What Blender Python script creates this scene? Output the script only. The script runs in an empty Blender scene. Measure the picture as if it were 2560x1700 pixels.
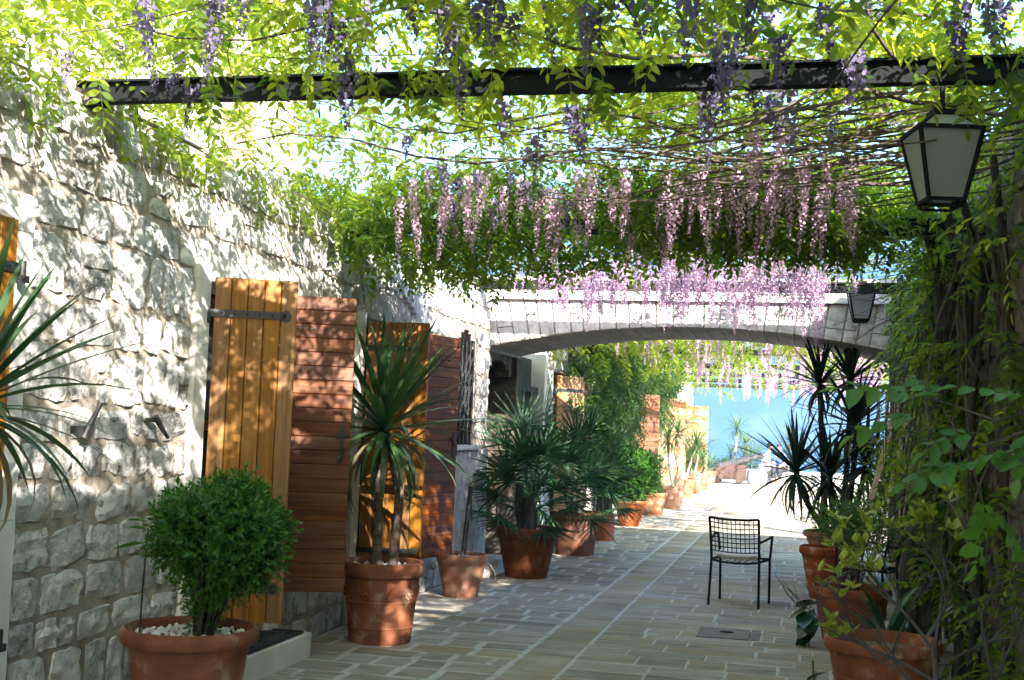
import bpy, math, random
import numpy as np
from mathutils import Vector, Matrix, Quaternion, noise

rng = np.random.default_rng(11)
random.seed(11)
S = bpy.context.scene
C = S.collection
R = math.radians

# ------------------------------------------------------------------ camera
cam_d = bpy.data.cameras.new('camera')
cam = bpy.data.objects.new('camera', cam_d)
C.objects.link(cam)
S.camera = cam
cam_d.sensor_width = 36.0
cam_d.lens = 44.41
cam_d.clip_start = 0.05
cam_d.clip_end = 12000


def cam_axes(yaw, pitch, roll):
    cy, sy, cp, sp = math.cos(yaw), math.sin(yaw), math.cos(pitch), math.sin(pitch)
    f = Vector((-sy * cp, cy * cp, sp))
    r = Vector((cy, sy, 0))
    u = r.cross(f)
    c, s = math.cos(roll), math.sin(roll)
    return c * r + s * u, -s * r + c * u, f


CR, CU, CF = cam_axes(R(12.982), R(3.91), R(2.119))
CAM = Vector((0, 0, 1.6))
m = Matrix((CR, CU, -CF)).transposed().to_4x4()
m.translation = CAM
cam.matrix_world = m
cam_d.dof.use_dof = True
cam_d.dof.focus_distance = 9.5
cam_d.dof.aperture_fstop = 11.0

# ------------------------------------------------------------------ light
SUN_D = Vector((-0.70, 1.0, -0.64)).normalized()      # the way the sunlight travels
sun_el = math.asin(-SUN_D.z)
sun_az = math.atan2(-SUN_D.x, -SUN_D.y)
world = bpy.data.worlds.new('World')
S.world = world
world.use_nodes = True
wn = world.node_tree
sky = wn.nodes.new('ShaderNodeTexSky')
sky.sky_type = 'NISHITA'
sky.sun_disc = False
sky.sun_elevation = sun_el
sky.sun_rotation = sun_az
sky.altitude = 10
sky.air_density = 1.0
sky.dust_density = 1.2
sky.ozone_density = 1.0
bg = wn.nodes['Background']
bg.inputs['Strength'].default_value = 0.15
wn.links.new(sky.outputs['Color'], bg.inputs['Color'])
sun_l = bpy.data.lights.new('sun', 'SUN')
sun_l.energy = 5.0
sun_l.angle = R(0.53)
sun_l.color = (1.0, 0.94, 0.84)
sun = bpy.data.objects.new('sun', sun_l)
C.objects.link(sun)
sun.rotation_mode = 'QUATERNION'
sun.rotation_quaternion = SUN_D.to_track_quat('-Z', 'Y')
sun.location = (20, -28, 20)
S.view_settings.view_transform = 'Standard'
S.view_settings.look = 'None'
S.view_settings.exposure = 2.68
S.view_settings.gamma = 1.0
S.view_settings.use_curve_mapping = False
S.render.engine = 'CYCLES'
cy = S.cycles
cy.use_denoising = True
cy.max_bounces = 8
cy.diffuse_bounces = 4
cy.glossy_bounces = 3
cy.transmission_bounces = 6
cy.transparent_max_bounces = 8
cy.volume_bounces = 1
cy.sample_clamp_indirect = 8
cy.caustics_reflective = False
cy.caustics_refractive = False


# ------------------------------------------------------------------ helpers
def tag(o, label=None, cat=None, group=None, kind=None):
    if label: o['label'] = label
    if cat: o['category'] = cat
    if group: o['group'] = group
    if kind: o['kind'] = kind
    elif cat: o['kind'] = 'thing'
    return o


def attach(o, parent):
    if parent is None:
        return
    o.parent = parent
    if parent.type == 'EMPTY':
        o.matrix_parent_inverse = parent.matrix_basis.inverted()


def link(name, me, mat=None, parent=None, local=False):
    o = bpy.data.objects.new(name, me)
    C.objects.link(o)
    if mat is not None and me is not None and not me.materials:
        me.materials.append(mat)
    if parent is not None:
        if local:
            o.parent = parent
        else:
            attach(o, parent)
    return o


def empty(name, loc=(0, 0, 0), rz=0.0, label=None, cat=None, group=None, kind=None):
    o = bpy.data.objects.new(name, None)
    o.empty_display_size = 0.1
    C.objects.link(o)
    o.location = loc
    o.rotation_euler = (0, 0, rz)
    o.matrix_basis = Matrix.Translation(loc) @ Matrix.Rotation(rz, 4, 'Z')
    return tag(o, label, cat, group, kind)


def mesh(name, V, F, smooth=0):
    me = bpy.data.meshes.new(name)
    me.from_pydata(V, [], F)
    if smooth:
        me.shade_smooth()
        if smooth < 180:
            me.set_sharp_from_angle(angle=R(smooth))
    return me


def bigmesh(name, V, F, rnd=None, smooth=False):
    """V (n,3) array; F (m,k) array of equal faces; rnd per-vertex float."""
    V = np.asarray(V, np.float32); F = np.asarray(F, np.int32)
    me = bpy.data.meshes.new(name)
    me.vertices.add(len(V)); me.vertices.foreach_set('co', V.ravel())
    k = F.shape[1]
    me.loops.add(F.size); me.loops.foreach_set('vertex_index', F.ravel())
    me.polygons.add(len(F))
    me.polygons.foreach_set('loop_start', np.arange(0, F.size, k, dtype=np.int32))
    me.polygons.foreach_set('loop_total', np.full(len(F), k, np.int32))
    if smooth:
        me.polygons.foreach_set('use_smooth', np.ones(len(F), bool))
    if rnd is not None:
        a = me.attributes.new('rnd', 'FLOAT', 'POINT')
        a.data.foreach_set('value', np.asarray(rnd, np.float32))
    me.update(calc_edges=True)
    return me


class MB:
    def __init__(s):
        s.v = []; s.f = []

    def add(s, V, F):
        n = len(s.v)
        s.v.extend([tuple(p) for p in V])
        s.f.extend([tuple(i + n for i in f) for f in F])
        return s

    def box(s, x0, x1, y0, y1, z0, z1, M=None, j=0):
        V = [Vector((x, y, z)) for z in (z0, z1) for y in (y0, y1) for x in (x0, x1)]
        if j: V = [p + Vector((random.uniform(-j, j), random.uniform(-j, j), random.uniform(-j, j))) for p in V]
        if M is not None: V = [M @ p for p in V]
        return s.add(V, [(0, 2, 3, 1), (4, 5, 7, 6), (0, 1, 5, 4), (2, 6, 7, 3), (0, 4, 6, 2), (1, 3, 7, 5)])

    def bar(s, p, q, w, h, up=(0, 0, 1)):
        p = Vector(p); q = Vector(q); d = (q - p)
        L = d.length; d.normalize()
        a = d.cross(Vector(up))
        if a.length < 1e-4: a = d.cross(Vector((1, 0, 0)))
        a.normalize(); b = a.cross(d)
        V = [p + (q - p) * t + a * sx * w / 2 + b * sz * h / 2 for t in (0, 1) for sz in (-1, 1) for sx in (-1, 1)]
        return s.add(V, [(0, 1, 3, 2), (4, 6, 7, 5), (0, 4, 5, 1), (2, 3, 7, 6), (0, 2, 6, 4), (1, 5, 7, 3)])

    def tube(s, path, rad, n=6, cap=True):
        path = [Vector(p) for p in path]
        if not hasattr(rad, '__len__'): rad = [rad] * len(path)
        V = []; F = []
        a = None
        for i, p in enumerate(path):
            d = (path[min(i + 1, len(path) - 1)] - path[max(i - 1, 0)])
            if d.length < 1e-9: d = Vector((0, 0, 1))
            d.normalize()
            if a is None:
                a = d.orthogonal().normalized()
            else:
                a = (a - d * a.dot(d))
                a = a.normalized() if a.length > 1e-6 else d.orthogonal().normalized()
            b = d.cross(a)
            for k in range(n):
                t = 2 * math.pi * k / n
                V.append(p + (a * math.cos(t) + b * math.sin(t)) * rad[i])
        for i in range(len(path) - 1):
            for k in range(n):
                k2 = (k + 1) % n
                F.append((i * n + k, i * n + k2, (i + 1) * n + k2, (i + 1) * n + k))
        if cap:
            F.append(tuple(range(n - 1, -1, -1)))
            F.append(tuple((len(path) - 1) * n + k for k in range(n)))
        return s.add(V, F)

    def lathe(s, prof, n=32, c=(0, 0, 0), wob=0.0):
        V = []; F = []
        for r, z in prof:
            for k in range(n):
                t = 2 * math.pi * k / n
                V.append((c[0] + r * math.cos(t), c[1] + r * math.sin(t), c[2] + z))
        for i in range(len(prof) - 1):
            for k in range(n):
                k2 = (k + 1) % n
                F.append((i * n + k, i * n + k2, (i + 1) * n + k2, (i + 1) * n + k))
        return s.add(V, F)

    def ball(s, c, r, n=8, m_=5, sc=(1, 1, 1)):
        prof = [(max(1e-4, math.sin(math.pi * i / m_)), -math.cos(math.pi * i / m_)) for i in range(m_ + 1)]
        V = []; F = []
        for pr, pz in prof:
            for k in range(n):
                t = 2 * math.pi * k / n
                V.append((c[0] + r * sc[0] * pr * math.cos(t), c[1] + r * sc[1] * pr * math.sin(t), c[2] + r * sc[2] * pz))
        for i in range(m_):
            for k in range(n):
                k2 = (k + 1) % n
                F.append((i * n + k, i * n + k2, (i + 1) * n + k2, (i + 1) * n + k))
        return s.add(V, F)

    def me(s, name, smooth=0):
        return mesh(name, s.v, s.f, smooth)

    def build(s, name, mat, parent=None, smooth=0, local=False):
        return link(name, s.me(name, smooth), mat, parent, local)


# ------------------------------------------------------------------ materials
def nodes(name):
    mt = bpy.data.materials.new(name)
    mt.use_nodes = True
    nt = mt.node_tree
    return mt, nt, nt.nodes['Principled BSDF'], nt.nodes['Material Output']


def N(nt, t, **kw):
    n = nt.nodes.new(t)
    for k, v in kw.items():
        setattr(n, k, v)
    return n


def ramp(nt, fac, cols):
    r = N(nt, 'ShaderNodeValToRGB')
    e = r.color_ramp.elements
    while len(e) < len(cols): e.new(0.5)
    for i, (p, c) in enumerate(cols):
        e[i].position = p
        e[i].color = (*c, 1)
    nt.links.new(fac, r.inputs[0])
    return r.outputs[0]


def noise_n(nt, vec, scale, detail=6, rough=0.6):
    n = N(nt, 'ShaderNodeTexNoise')
    n.inputs['Scale'].default_value = scale
    n.inputs['Detail'].default_value = detail
    n.inputs['Roughness'].default_value = rough
    nt.links.new(vec, n.inputs['Vector'])
    return n.outputs['Fac']


def mixc(nt, mode, fac, a, b):
    n = N(nt, 'ShaderNodeMix', data_type='RGBA', blend_type=mode)
    for sock, v in ((n.inputs[0], fac), (n.inputs[6], a), (n.inputs[7], b)):
        if hasattr(v, 'links') or hasattr(v, 'is_linked'):
            nt.links.new(v, sock)
        elif isinstance(v, tuple):
            sock.default_value = (*v, 1) if len(v) == 3 else v
        else:
            sock.default_value = v
    return n.outputs[2]


def mk(name, cols, scale=5, rough=0.8, bump=0.0, bscale=25, bdist=0.01, rand=0.0, stretch=None, stain=None,
       spec=0.3, metal=0.0, detail=5, pits=None, coat=0.0):
    """Surface whose colour follows a noise ramp; rand shifts the brightness piece by piece."""
    mt, nt, bs, out = nodes(name)
    geo = N(nt, 'ShaderNodeNewGeometry')
    vec = geo.outputs['Position']
    if stretch:
        mp = N(nt, 'ShaderNodeMapping')
        mp.inputs['Scale'].default_value = stretch
        nt.links.new(vec, mp.inputs['Vector'])
        vec = mp.outputs[0]
    n1 = noise_n(nt, vec, scale, detail)
    k = len(cols)
    if k == 1: cols = cols * 2; k = 2
    pos = [0.32 + 0.36 * i / (k - 1) for i in range(k)]
    col = ramp(nt, n1, list(zip(pos, cols)))
    if stain:
        sc, sscale, lo, hi = stain
        sf = ramp(nt, noise_n(nt, geo.outputs['Position'], sscale, 5), [(lo, (0, 0, 0)), (hi, (1, 1, 1))])
        col = mixc(nt, 'MIX', sf, col, sc)
    if pits:
        pc, ps = pits
        pf = ramp(nt, noise_n(nt, vec, ps, 4, 0.7), [(0.28, (1, 1, 1)), (0.42, (0, 0, 0))])
        col = mixc(nt, 'MIX', pf, col, pc)
    if rand:
        oi = N(nt, 'ShaderNodeObjectInfo')
        at = N(nt, 'ShaderNodeAttribute', attribute_name='rnd')
        ad = N(nt, 'ShaderNodeMath', operation='ADD')
        nt.links.new(oi.outputs['Random'], ad.inputs[0]); nt.links.new(at.outputs['Fac'], ad.inputs[1])
        fr = N(nt, 'ShaderNodeMath', operation='FRACT'); nt.links.new(ad.outputs[0], fr.inputs[0])
        mr = N(nt, 'ShaderNodeMapRange')
        mr.inputs['To Min'].default_value = 1 - rand; mr.inputs['To Max'].default_value = 1 + rand
        nt.links.new(fr.outputs[0], mr.inputs[0])
        hs = N(nt, 'ShaderNodeHueSaturation')
        nt.links.new(mr.outputs[0], hs.inputs['Value'])
        # a little saturation drift too
        m2 = N(nt, 'ShaderNodeMath', operation='MULTIPLY'); m2.inputs[1].default_value = 7.31
        nt.links.new(fr.outputs[0], m2.inputs[0])
        f2 = N(nt, 'ShaderNodeMath', operation='FRACT'); nt.links.new(m2.outputs[0], f2.inputs[0])
        mr2 = N(nt, 'ShaderNodeMapRange')
        mr2.inputs['To Min'].default_value = 1 - rand * 1.3; mr2.inputs['To Max'].default_value = 1 + rand * 1.3
        nt.links.new(f2.outputs[0], mr2.inputs[0]); nt.links.new(mr2.outputs[0], hs.inputs['Saturation'])
        nt.links.new(col, hs.inputs['Color'])
        col = hs.outputs[0]
    nt.links.new(col, bs.inputs['Base Color'])
    bs.inputs['Roughness'].default_value = rough
    bs.inputs['Specular IOR Level'].default_value = spec
    bs.inputs['Metallic'].default_value = metal
    bs.inputs['Coat Weight'].default_value = coat
    if bump:
        bn = noise_n(nt, vec, bscale, 5, 0.65)
        b = N(nt, 'ShaderNodeBump')
        b.inputs['Strength'].default_value = bump
        b.inputs['Distance'].default_value = bdist
        nt.links.new(bn, b.inputs['Height'])
        nt.links.new(b.outputs[0], bs.inputs['Normal'])
    return mt


def leafmat(name, c_lo, c_hi, t_lo, t_hi, mix=0.45, rough=0.45, spec=0.4):
    """Thin leaf or petal: reflects c, lets t through; rnd attribute moves between lo and hi."""
    mt, nt, bs, out = nodes(name)
    at = N(nt, 'ShaderNodeAttribute', attribute_name='rnd')
    oi = N(nt, 'ShaderNodeObjectInfo')
    m1 = N(nt, 'ShaderNodeMath', operation='MULTIPLY'); m1.inputs[1].default_value = 0.5
    nt.links.new(oi.outputs['Random'], m1.inputs[0])
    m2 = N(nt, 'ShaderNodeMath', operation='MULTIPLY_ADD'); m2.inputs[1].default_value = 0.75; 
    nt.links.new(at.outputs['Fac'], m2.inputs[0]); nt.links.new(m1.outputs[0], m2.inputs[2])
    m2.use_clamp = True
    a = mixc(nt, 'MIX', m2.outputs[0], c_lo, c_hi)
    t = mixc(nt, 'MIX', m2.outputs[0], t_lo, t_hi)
    nt.links.new(a, bs.inputs['Base Color'])
    bs.inputs['Roughness'].default_value = rough
    bs.inputs['Specular IOR Level'].default_value = spec
    tr = N(nt, 'ShaderNodeBsdfTranslucent')
    nt.links.new(t, tr.inputs['Color'])
    mx = N(nt, 'ShaderNodeMixShader'); mx.inputs[0].default_value = mix
    nt.links.new(bs.outputs[0], mx.inputs[1]); nt.links.new(tr.outputs[0], mx.inputs[2])
    nt.links.new(mx.outputs[0], out.inputs['Surface'])
    return mt


M = {}
M['limestone'] = mk('limestone', [(.28, .27, .262), (.46, .45, .442), (.60, .585, .57)], 7, .92, 1.0, 17, .04, .20, stain=((.42, .35, .25), 2.3, .58, .78), pits=((.20, .18, .16), 14))
M['mortar'] = mk('mortar', [(.20, .17, .14), (.31, .27, .225), (.40, .36, .31)], 9, .95, .8, 60, .012, pits=((.13, .10, .07), 30))
M['ashlar'] = mk('ashlar', [(.56, .54, .51), (.70, .68, .65)], 3, .8, .25, 60, .004, .05, stain=((.42, .39, .34), 1.5, .58, .8))
M['arch_stone'] = mk('arch_stone', [(.34, .32, .31), (.50, .48, .47), (.58, .56, .54)], 10, .88, .9, 36, .014, .10)
M['soffit'] = mk('soffit', [(.28, .24, .21), (.40, .35, .31)], 8, .9, .4, 60, .006, .10, stretch=(1, .25, 1))
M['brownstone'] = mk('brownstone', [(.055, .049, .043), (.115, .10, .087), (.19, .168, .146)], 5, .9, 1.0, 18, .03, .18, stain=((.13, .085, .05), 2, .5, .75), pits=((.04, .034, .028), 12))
M['joint_pale'] = mk('joint_pale', [(.37, .35, .315), (.52, .50, .46)], 16, .92, .3, 80, .004, stain=((.28, .25, .20), 5, .52, .7))
M['paver'] = mk('paver', [(.21, .18, .147), (.305, .268, .222), (.385, .345, .293)], 3.2, .9, .55, 30, .008, .20, stretch=(.6, 2.4, 1), stain=((.31, .245, .16), 1.3, .5, .72), pits=((.09, .075, .06), 22), spec=.12)
M['slab'] = mk('slab', [(.23, .188, .14), (.33, .278, .212), (.40, .345, .275)], 2.4, .9, .5, 26, .008, .11, stretch=(.7, 1.8, 1), stain=((.33, .25, .145), 1.0, .5, .7), pits=((.10, .085, .065), 20), spec=.12)
M['earth'] = mk('earth', [(.10, .075, .05), (.16, .12, .08)], 20, .95, .6, 40, .01)
M['pebble'] = mk('pebble', [(.55, .54, .50), (.74, .73, .70)], 30, .8, .2, 90, .003, .18)
M['board'] = mk('board', [(.115, .040, .003), (.195, .077, .006), (.265, .118, .014)], 1.6, .5, .35, 2.2, .004, .10, stretch=(22, 22, 1.1), pits=((.14, .06, .012), 1.1), spec=.4)
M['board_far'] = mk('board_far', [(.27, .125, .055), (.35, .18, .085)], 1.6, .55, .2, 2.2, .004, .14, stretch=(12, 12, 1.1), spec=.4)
M['plank'] = mk('plank', [(.058, .0145, .0035), (.11, .031, .007), (.165, .054, .013)], 1.5, .5, .3, 2.5, .004, .09, stretch=(1.2, 1.2, 24), spec=.4)
M['iron'] = mk('iron', [(.012, .013, .015), (.03, .03, .032)], 20, .5, .3, 90, .002, spec=.5)
M['steel'] = mk('steel', [(.004, .005, .006), (.008, .009, .011)], 3, .75, .08, 60, .002, spec=.15)
M['inner_glass'] = mk('inner_glass', [(.010, .016, .018), (.02, .03, .034)], 2, .12, spec=.6)
M['plaster'] = mk('plaster', [(.62, .58, .52), (.74, .70, .63)], 2, .9, .2, 60, .004, stain=((.55, .42, .32), .8, .5, .75))
M['plaster_dim'] = mk('plaster_dim', [(.03, .03, .03), (.05, .05, .049)], 3, .9, .3, 40, .006)  # near-black plaster: the shade under the arch is put into its colour
M['terracotta'] = mk('terracotta', [(.14, .035, .009), (.215, .058, .016), (.275, .088, .028)], 5, .8, .2, 70, .003, .10, stain=((.33, .235, .175), 5, .53, .66), pits=((.11, .042, .022), 9), spec=.25)
M['terracotta_old'] = mk('terracotta_old', [(.22, .09, .05), (.30, .14, .085), (.35, .19, .125)], 6, .8, .2, 60, .003, .10, stain=((.36, .28, .22), 3, .52, .75), spec=.2)
M['terracotta_dark'] = mk('terracotta_dark', [(.10, .034, .016), (.145, .055, .026)], 6, .8, .2, 60, .003, .08, stain=((.15, .09, .06), 3, .5, .75), spec=.2)
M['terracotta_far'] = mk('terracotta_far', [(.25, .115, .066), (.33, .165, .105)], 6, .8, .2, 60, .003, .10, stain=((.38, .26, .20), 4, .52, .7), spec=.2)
M['plastic_pot'] = mk('plastic_pot', [(.26, .055, .022), (.30, .075, .034)], 5, .5, 0, spec=.4)
M['rubber'] = mk('rubber', [(.018, .018, .022), (.045, .042, .05)], 14, .6, .3, 80, .003)
M['rubber_letter'] = mk('rubber_letter', [(.09, .09, .10)], 14, .6)
M['bark'] = mk('bark', [(.10, .08, .06), (.19, .155, .12), (.26, .22, .17)], 12, .9, .9, 18, .02, .1, stretch=(1, 1, .25))
M['bark_dark'] = mk('bark_dark', [(.010, .009, .008), (.032, .028, .024), (.085, .074, .064)], 14, .9, 1.0, 16, .03, stretch=(1, 1, .3))
M['bark_yucca'] = mk('bark_yucca', [(.07, .05, .035), (.16, .125, .095)], 9, .9, .8, 30, .012, stretch=(1, 1, 3))
M['twig'] = mk('twig', [(.03, .024, .019), (.075, .06, .046), (.125, .10, .078)], 10, .85, .3, 40, .004)
M['twig_grey'] = mk('twig_grey', [(.03, .028, .026), (.065, .061, .057)], 10, .85, .3, 40, .004)
M['batten'] = mk('batten', [(.42, .30, .16), (.56, .43, .26)], 2, .7, .1, 20, .002, .08, stretch=(14, 14, .8))
M['cushion'] = mk('cushion', [(.66, .60, .51), (.76, .70, .62)], 8, .9, .2, 150, .002)
M['cannon_wood'] = mk('cannon_wood', [(.05, .026, .02), (.085, .045, .036)], 6, .7, .2, 30, .004, stretch=(1, 1, 6))
M['cannon_iron'] = mk('cannon_iron', [(.03, .03, .035), (.07, .065, .065)], 8, .55, .3, 30, .004)
M['white_stone'] = mk('white_stone', [(.60, .59, .56), (.74, .73, .70)], 4, .85, .2, 30, .01)
M['hatch'] = mk('hatch', [(.15, .135, .11), (.24, .215, .18)], 8, .92, .4, 60, .004)
M['skin'] = mk('skin', [(.50, .30, .21), (.58, .36, .26)], 12, .6)
M['cloth_white'] = mk('cloth_white', [(.62, .62, .64), (.70, .70, .72)], 12, .9)
M['cloth_blue'] = mk('cloth_blue', [(.05, .08, .22), (.08, .12, .30)], 12, .9)
M['cloth_grey'] = mk('cloth_grey', [(.28, .29, .31), (.36, .37, .39)], 12, .9)
M['cloth_dark'] = mk('cloth_dark', [(.02, .02, .025), (.04, .04, .045)], 12, .9)
M['hair'] = mk('hair', [(.008, .006, .005), (.018, .013, .010)], 30, .9, spec=.05)
M['roof_tile'] = mk('roof_tile', [(.36, .15, .08), (.46, .22, .13)], 4, .85)
M['scrub'] = mk('scrub', [(.012, .02, .014), (.028, .042, .03), (.085, .09, .08)], .016, .95, 0, detail=12)
M['grass_edge'] = mk('grass_edge', [(.08, .10, .04), (.14, .15, .07)], 6, .95)

mt, nt, bs, out = nodes('sea')
bs.inputs['Base Color'].default_value = (.006, .05, .12, 1)
bs.inputs['Roughness'].default_value = .18
g = N(nt, 'ShaderNodeNewGeometry'); mp = N(nt, 'ShaderNodeMapping'); mp.inputs['Scale'].default_value = (.6, .25, 1)
nt.links.new(g.outputs['Position'], mp.inputs[0])
bmp = N(nt, 'ShaderNodeBump'); bmp.inputs['Strength'].default_value = .5; bmp.inputs['Distance'].default_value = .25
nt.links.new(noise_n(nt, mp.outputs[0], .8, 6), bmp.inputs['Height']); nt.links.new(bmp.outputs[0], bs.inputs['Normal'])
M['sea'] = mt

mt, nt, bs, out = nodes('frosted')
bs.inputs['Base Color'].default_value = (.40, .43, .42, 1); bs.inputs['Roughness'].default_value = .3
tr = N(nt, 'ShaderNodeBsdfTranslucent'); tr.inputs['Color'].default_value = (.58, .61, .59, 1)
mx = N(nt, 'ShaderNodeMixShader'); mx.inputs[0].default_value = .55
nt.links.new(bs.outputs[0], mx.inputs[1]); nt.links.new(tr.outputs[0], mx.inputs[2]); nt.links.new(mx.outputs[0], out.inputs['Surface'])
M['frosted'] = mt

M['wisteria'] = leafmat('wisteria', (.014, .048, .006), (.10, .165, .014), (.05, .20, .010), (.68, .68, .045), .6)
M['creeper'] = leafmat('creeper', (.008, .034, .006), (.035, .075, .010), (.03, .11, .008), (.16, .24, .02), .36)
M['sprig'] = leafmat('sprig', (.04, .12, .014), (.085, .20, .024), (.09, .26, .02), (.18, .37, .035), .38)
M['violet'] = leafmat('violet', (.032, .027, .052), (.19, .16, .27), (.045, .035, .075), (.22, .17, .31), .3, .7, .2)
M['pink'] = leafmat('pink', (.27, .15, .25), (.66, .47, .61), (.28, .14, .25), (.66, .42, .57), .42, .7, .2)
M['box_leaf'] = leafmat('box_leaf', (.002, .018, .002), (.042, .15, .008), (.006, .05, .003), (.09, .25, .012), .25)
M['shrub_leaf'] = leafmat('shrub_leaf', (.13, .20, .02), (.30, .34, .03), (.16, .26, .02), (.36, .40, .04), .3)
M['green_leaf'] = leafmat('green_leaf', (.03, .09, .02), (.08, .17, .035), (.05, .16, .02), (.12, .26, .03), .3)
M['palm_leaf'] = leafmat('palm_leaf', (.005, .024, .010), (.024, .066, .024), (.010, .046, .012), (.036, .10, .024), .24, .55, .22)
M['sword_leaf'] = leafmat('sword_leaf', (.012, .04, .014), (.045, .092, .03), (.022, .07, .016), (.07, .14, .03), .25, .38, .5)
M['sword_dark'] = leafmat('sword_dark', (.004, .012, .008), (.012, .030, .014), (.012, .04, .010), (.03, .08, .016), .2, .4, .45)
M['sword_dry'] = leafmat('sword_dry', (.16, .12, .07), (.24, .19, .11), (.1, .08, .04), (.14, .1, .06), .15, .8, .2)
M['sword_far'] = leafmat('sword_far', (.035, .08, .02), (.09, .14, .04), (.06, .14, .02), (.13, .22, .04), .3, .4, .5)
M['big_leaf'] = leafmat('big_leaf', (.008, .04, .022), (.02, .07, .035), (.02, .08, .03), (.03, .11, .04), .15, .3, .5)


# ------------------------------------------------------------------ pavement
XW = -3.45          # face of the left wall
XR = 1.25           # face of the right wall


def slab_piece(x0, x1, y0, y1, z, j=0.012, h=0.012):
    """One paving stone: uneven outline, eased edge."""
    pts = []
    for (ax, ay, bx, by, n) in ((x0, y0, x1, y0, 4), (x1, y0, x1, y1, 2), (x1, y1, x0, y1, 4), (x0, y1, x0, y0, 2)):
        for i in range(n):
            t = i / n
            jj = j if i else j * .5
            pts.append((ax + (bx - ax) * t + random.uniform(-jj, jj), ay + (by - ay) * t + random.uniform(-jj, jj)))
    cx, cyy = (x0 + x1) / 2, (y0 + y1) / 2
    n = len(pts)
    tx, ty = random.uniform(-.004, .004), random.uniform(-.006, .006)
    V = [(x, y, -0.01) for x, y in pts]
    V += [(x, y, z - .005 + tx * (x - cx) + ty * (y - cyy)) for x, y in pts]
    V += [(x + (cx - x) * min(.35, .008 / max(.01, abs(x - cx))), y + (cyy - y) * min(.35, .008 / max(.01, abs(y - cyy))), z + tx * (x - cx) + ty * (y - cyy)) for x, y in pts]
    F = [tuple(range(2 * n, 3 * n))]
    for r in (0, 1):
        for i in range(n):
            k = (i + 1) % n
            F.append((r * n + i, r * n + k, (r + 1) * n + k, (r + 1) * n + i))
    return V, F


pav = MB().box(-14, 9, -8, 44.6, -5.5, 0).build('pavement', M['joint_pale'])
tag(pav, kind='structure')
pieces = []          # (distance, V, F, material)
HX0, HX1, HY0, HY1 = -.78, -.27, 10.15, 10.72
# left field of setts
y = 5.6
while y < 43:
    rh = random.uniform(.22, .36)
    x = -3.44 + random.uniform(-.2, 0)
    while x < -1.89:
        w = random.choice([random.uniform(.22, .36), random.uniform(.36, .62)])
        x1 = min(x + w, -1.875)
        if -1.875 - x1 < .12: x1 = -1.875
        g = random.uniform(.028, .052)
        if x1 - x > .08:
            V, F = slab_piece(max(x, -3.44) + g / 2, x1 - g / 2, y + random.uniform(.009, .022), y + rh - random.uniform(.009, .022), random.uniform(.0015, .0045))
            pieces.append((math.hypot((x + x1) / 2, y), V, F, 'paver'))
        x = x1
    y += rh
# the drain strip of long slabs
y = 5.6
while y < 43:
    L = random.uniform(.45, .95)
    V, F = slab_piece(-1.858, -1.512, y + .006, y + L - .006, random.uniform(.002, .0045), .007)
    pieces.append((math.hypot(1.7, y), V, F, 'slab'))
    y += L
# right field
y = 5.6
while y < 43:
    rh = random.uniform(.20, .38)
    if y < HY0 - .01 and y + rh > HY0 - .14: rh = HY0 - y
    elif HY0 - .01 <= y < HY0 + .1: rh = (HY1 - HY0) / 2
    elif HY0 + .1 <= y < HY1 - .1: rh = HY1 - y
    x = -1.495
    while x < 2.2:
        w = random.uniform(.24, .66)
        x1 = min(x + w, 2.3)
        g = random.uniform(.006, .022)
        spans = [(x, x1)]
        if x1 > HX0 and x < HX1 and y + rh > HY0 + .01 and y < HY1 - .01:
            spans = [(x, HX0 + .015), (HX1 - .005, x1)]
        for xa, xb in spans:
            if xb - xa < .07: continue
            V, F = slab_piece(xa + g / 2, xb - g / 2, y + random.uniform(.004, .016), y + rh - random.uniform(.004, .016), random.uniform(.0015, .0045), .008)
            pieces.append((math.hypot((x + x1) / 2, y), V, F, 'slab' if random.random() < .6 else 'paver'))
        x = x1
    y += rh


def in_frame(p, mgn=60):
    d = Vector(p) - CAM
    z = d.dot(CF)
    if z < .2: return False
    x = 1280 + 3158.2 * d.dot(CR) / z; yv = 850 - 3158.2 * d.dot(CU) / z
    return -mgn < x < 2560 + mgn and -mgn < yv < 1700 + mgn


def to_px(p):
    d = Vector(p) - CAM
    z = d.dot(CF)
    return 1280 + 3158.2 * d.dot(CR) / z, 850 - 3158.2 * d.dot(CU) / z, z


def scatter_pieces(pieces, limit, name, parent, restname):
    """Nearest `limit` pieces in view as parts of their own, the others joined by material."""
    vis = [p for p in pieces if in_frame(p[1][len(p[1]) - 1])]
    vis.sort(key=lambda p: p[0])
    own = set(id(p) for p in vis[:limit])
    rest = {}
    for p in pieces:
        if id(p) in own:
            link(name, mesh(name, p[1], p[2], 20), M[p[3]], parent)
        else:
            rest.setdefault(p[3], []).append(p)
    for mat, ps in rest.items():
        mb = MB(); rn = []
        for p in ps:
            mb.add(p[1], p[2]); rn += [random.random()] * len(p[1])
        me = mb.me(restname, 35)
        a = me.attributes.new('rnd', 'FLOAT', 'POINT'); a.data.foreach_set('value', np.array(rn, np.float32))
        o = link(restname, me, M[mat], parent)
        tag(o, kind='stuff')


scatter_pieces(pieces, 300, 'paving_stone', pav, 'paving_field')

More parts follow.
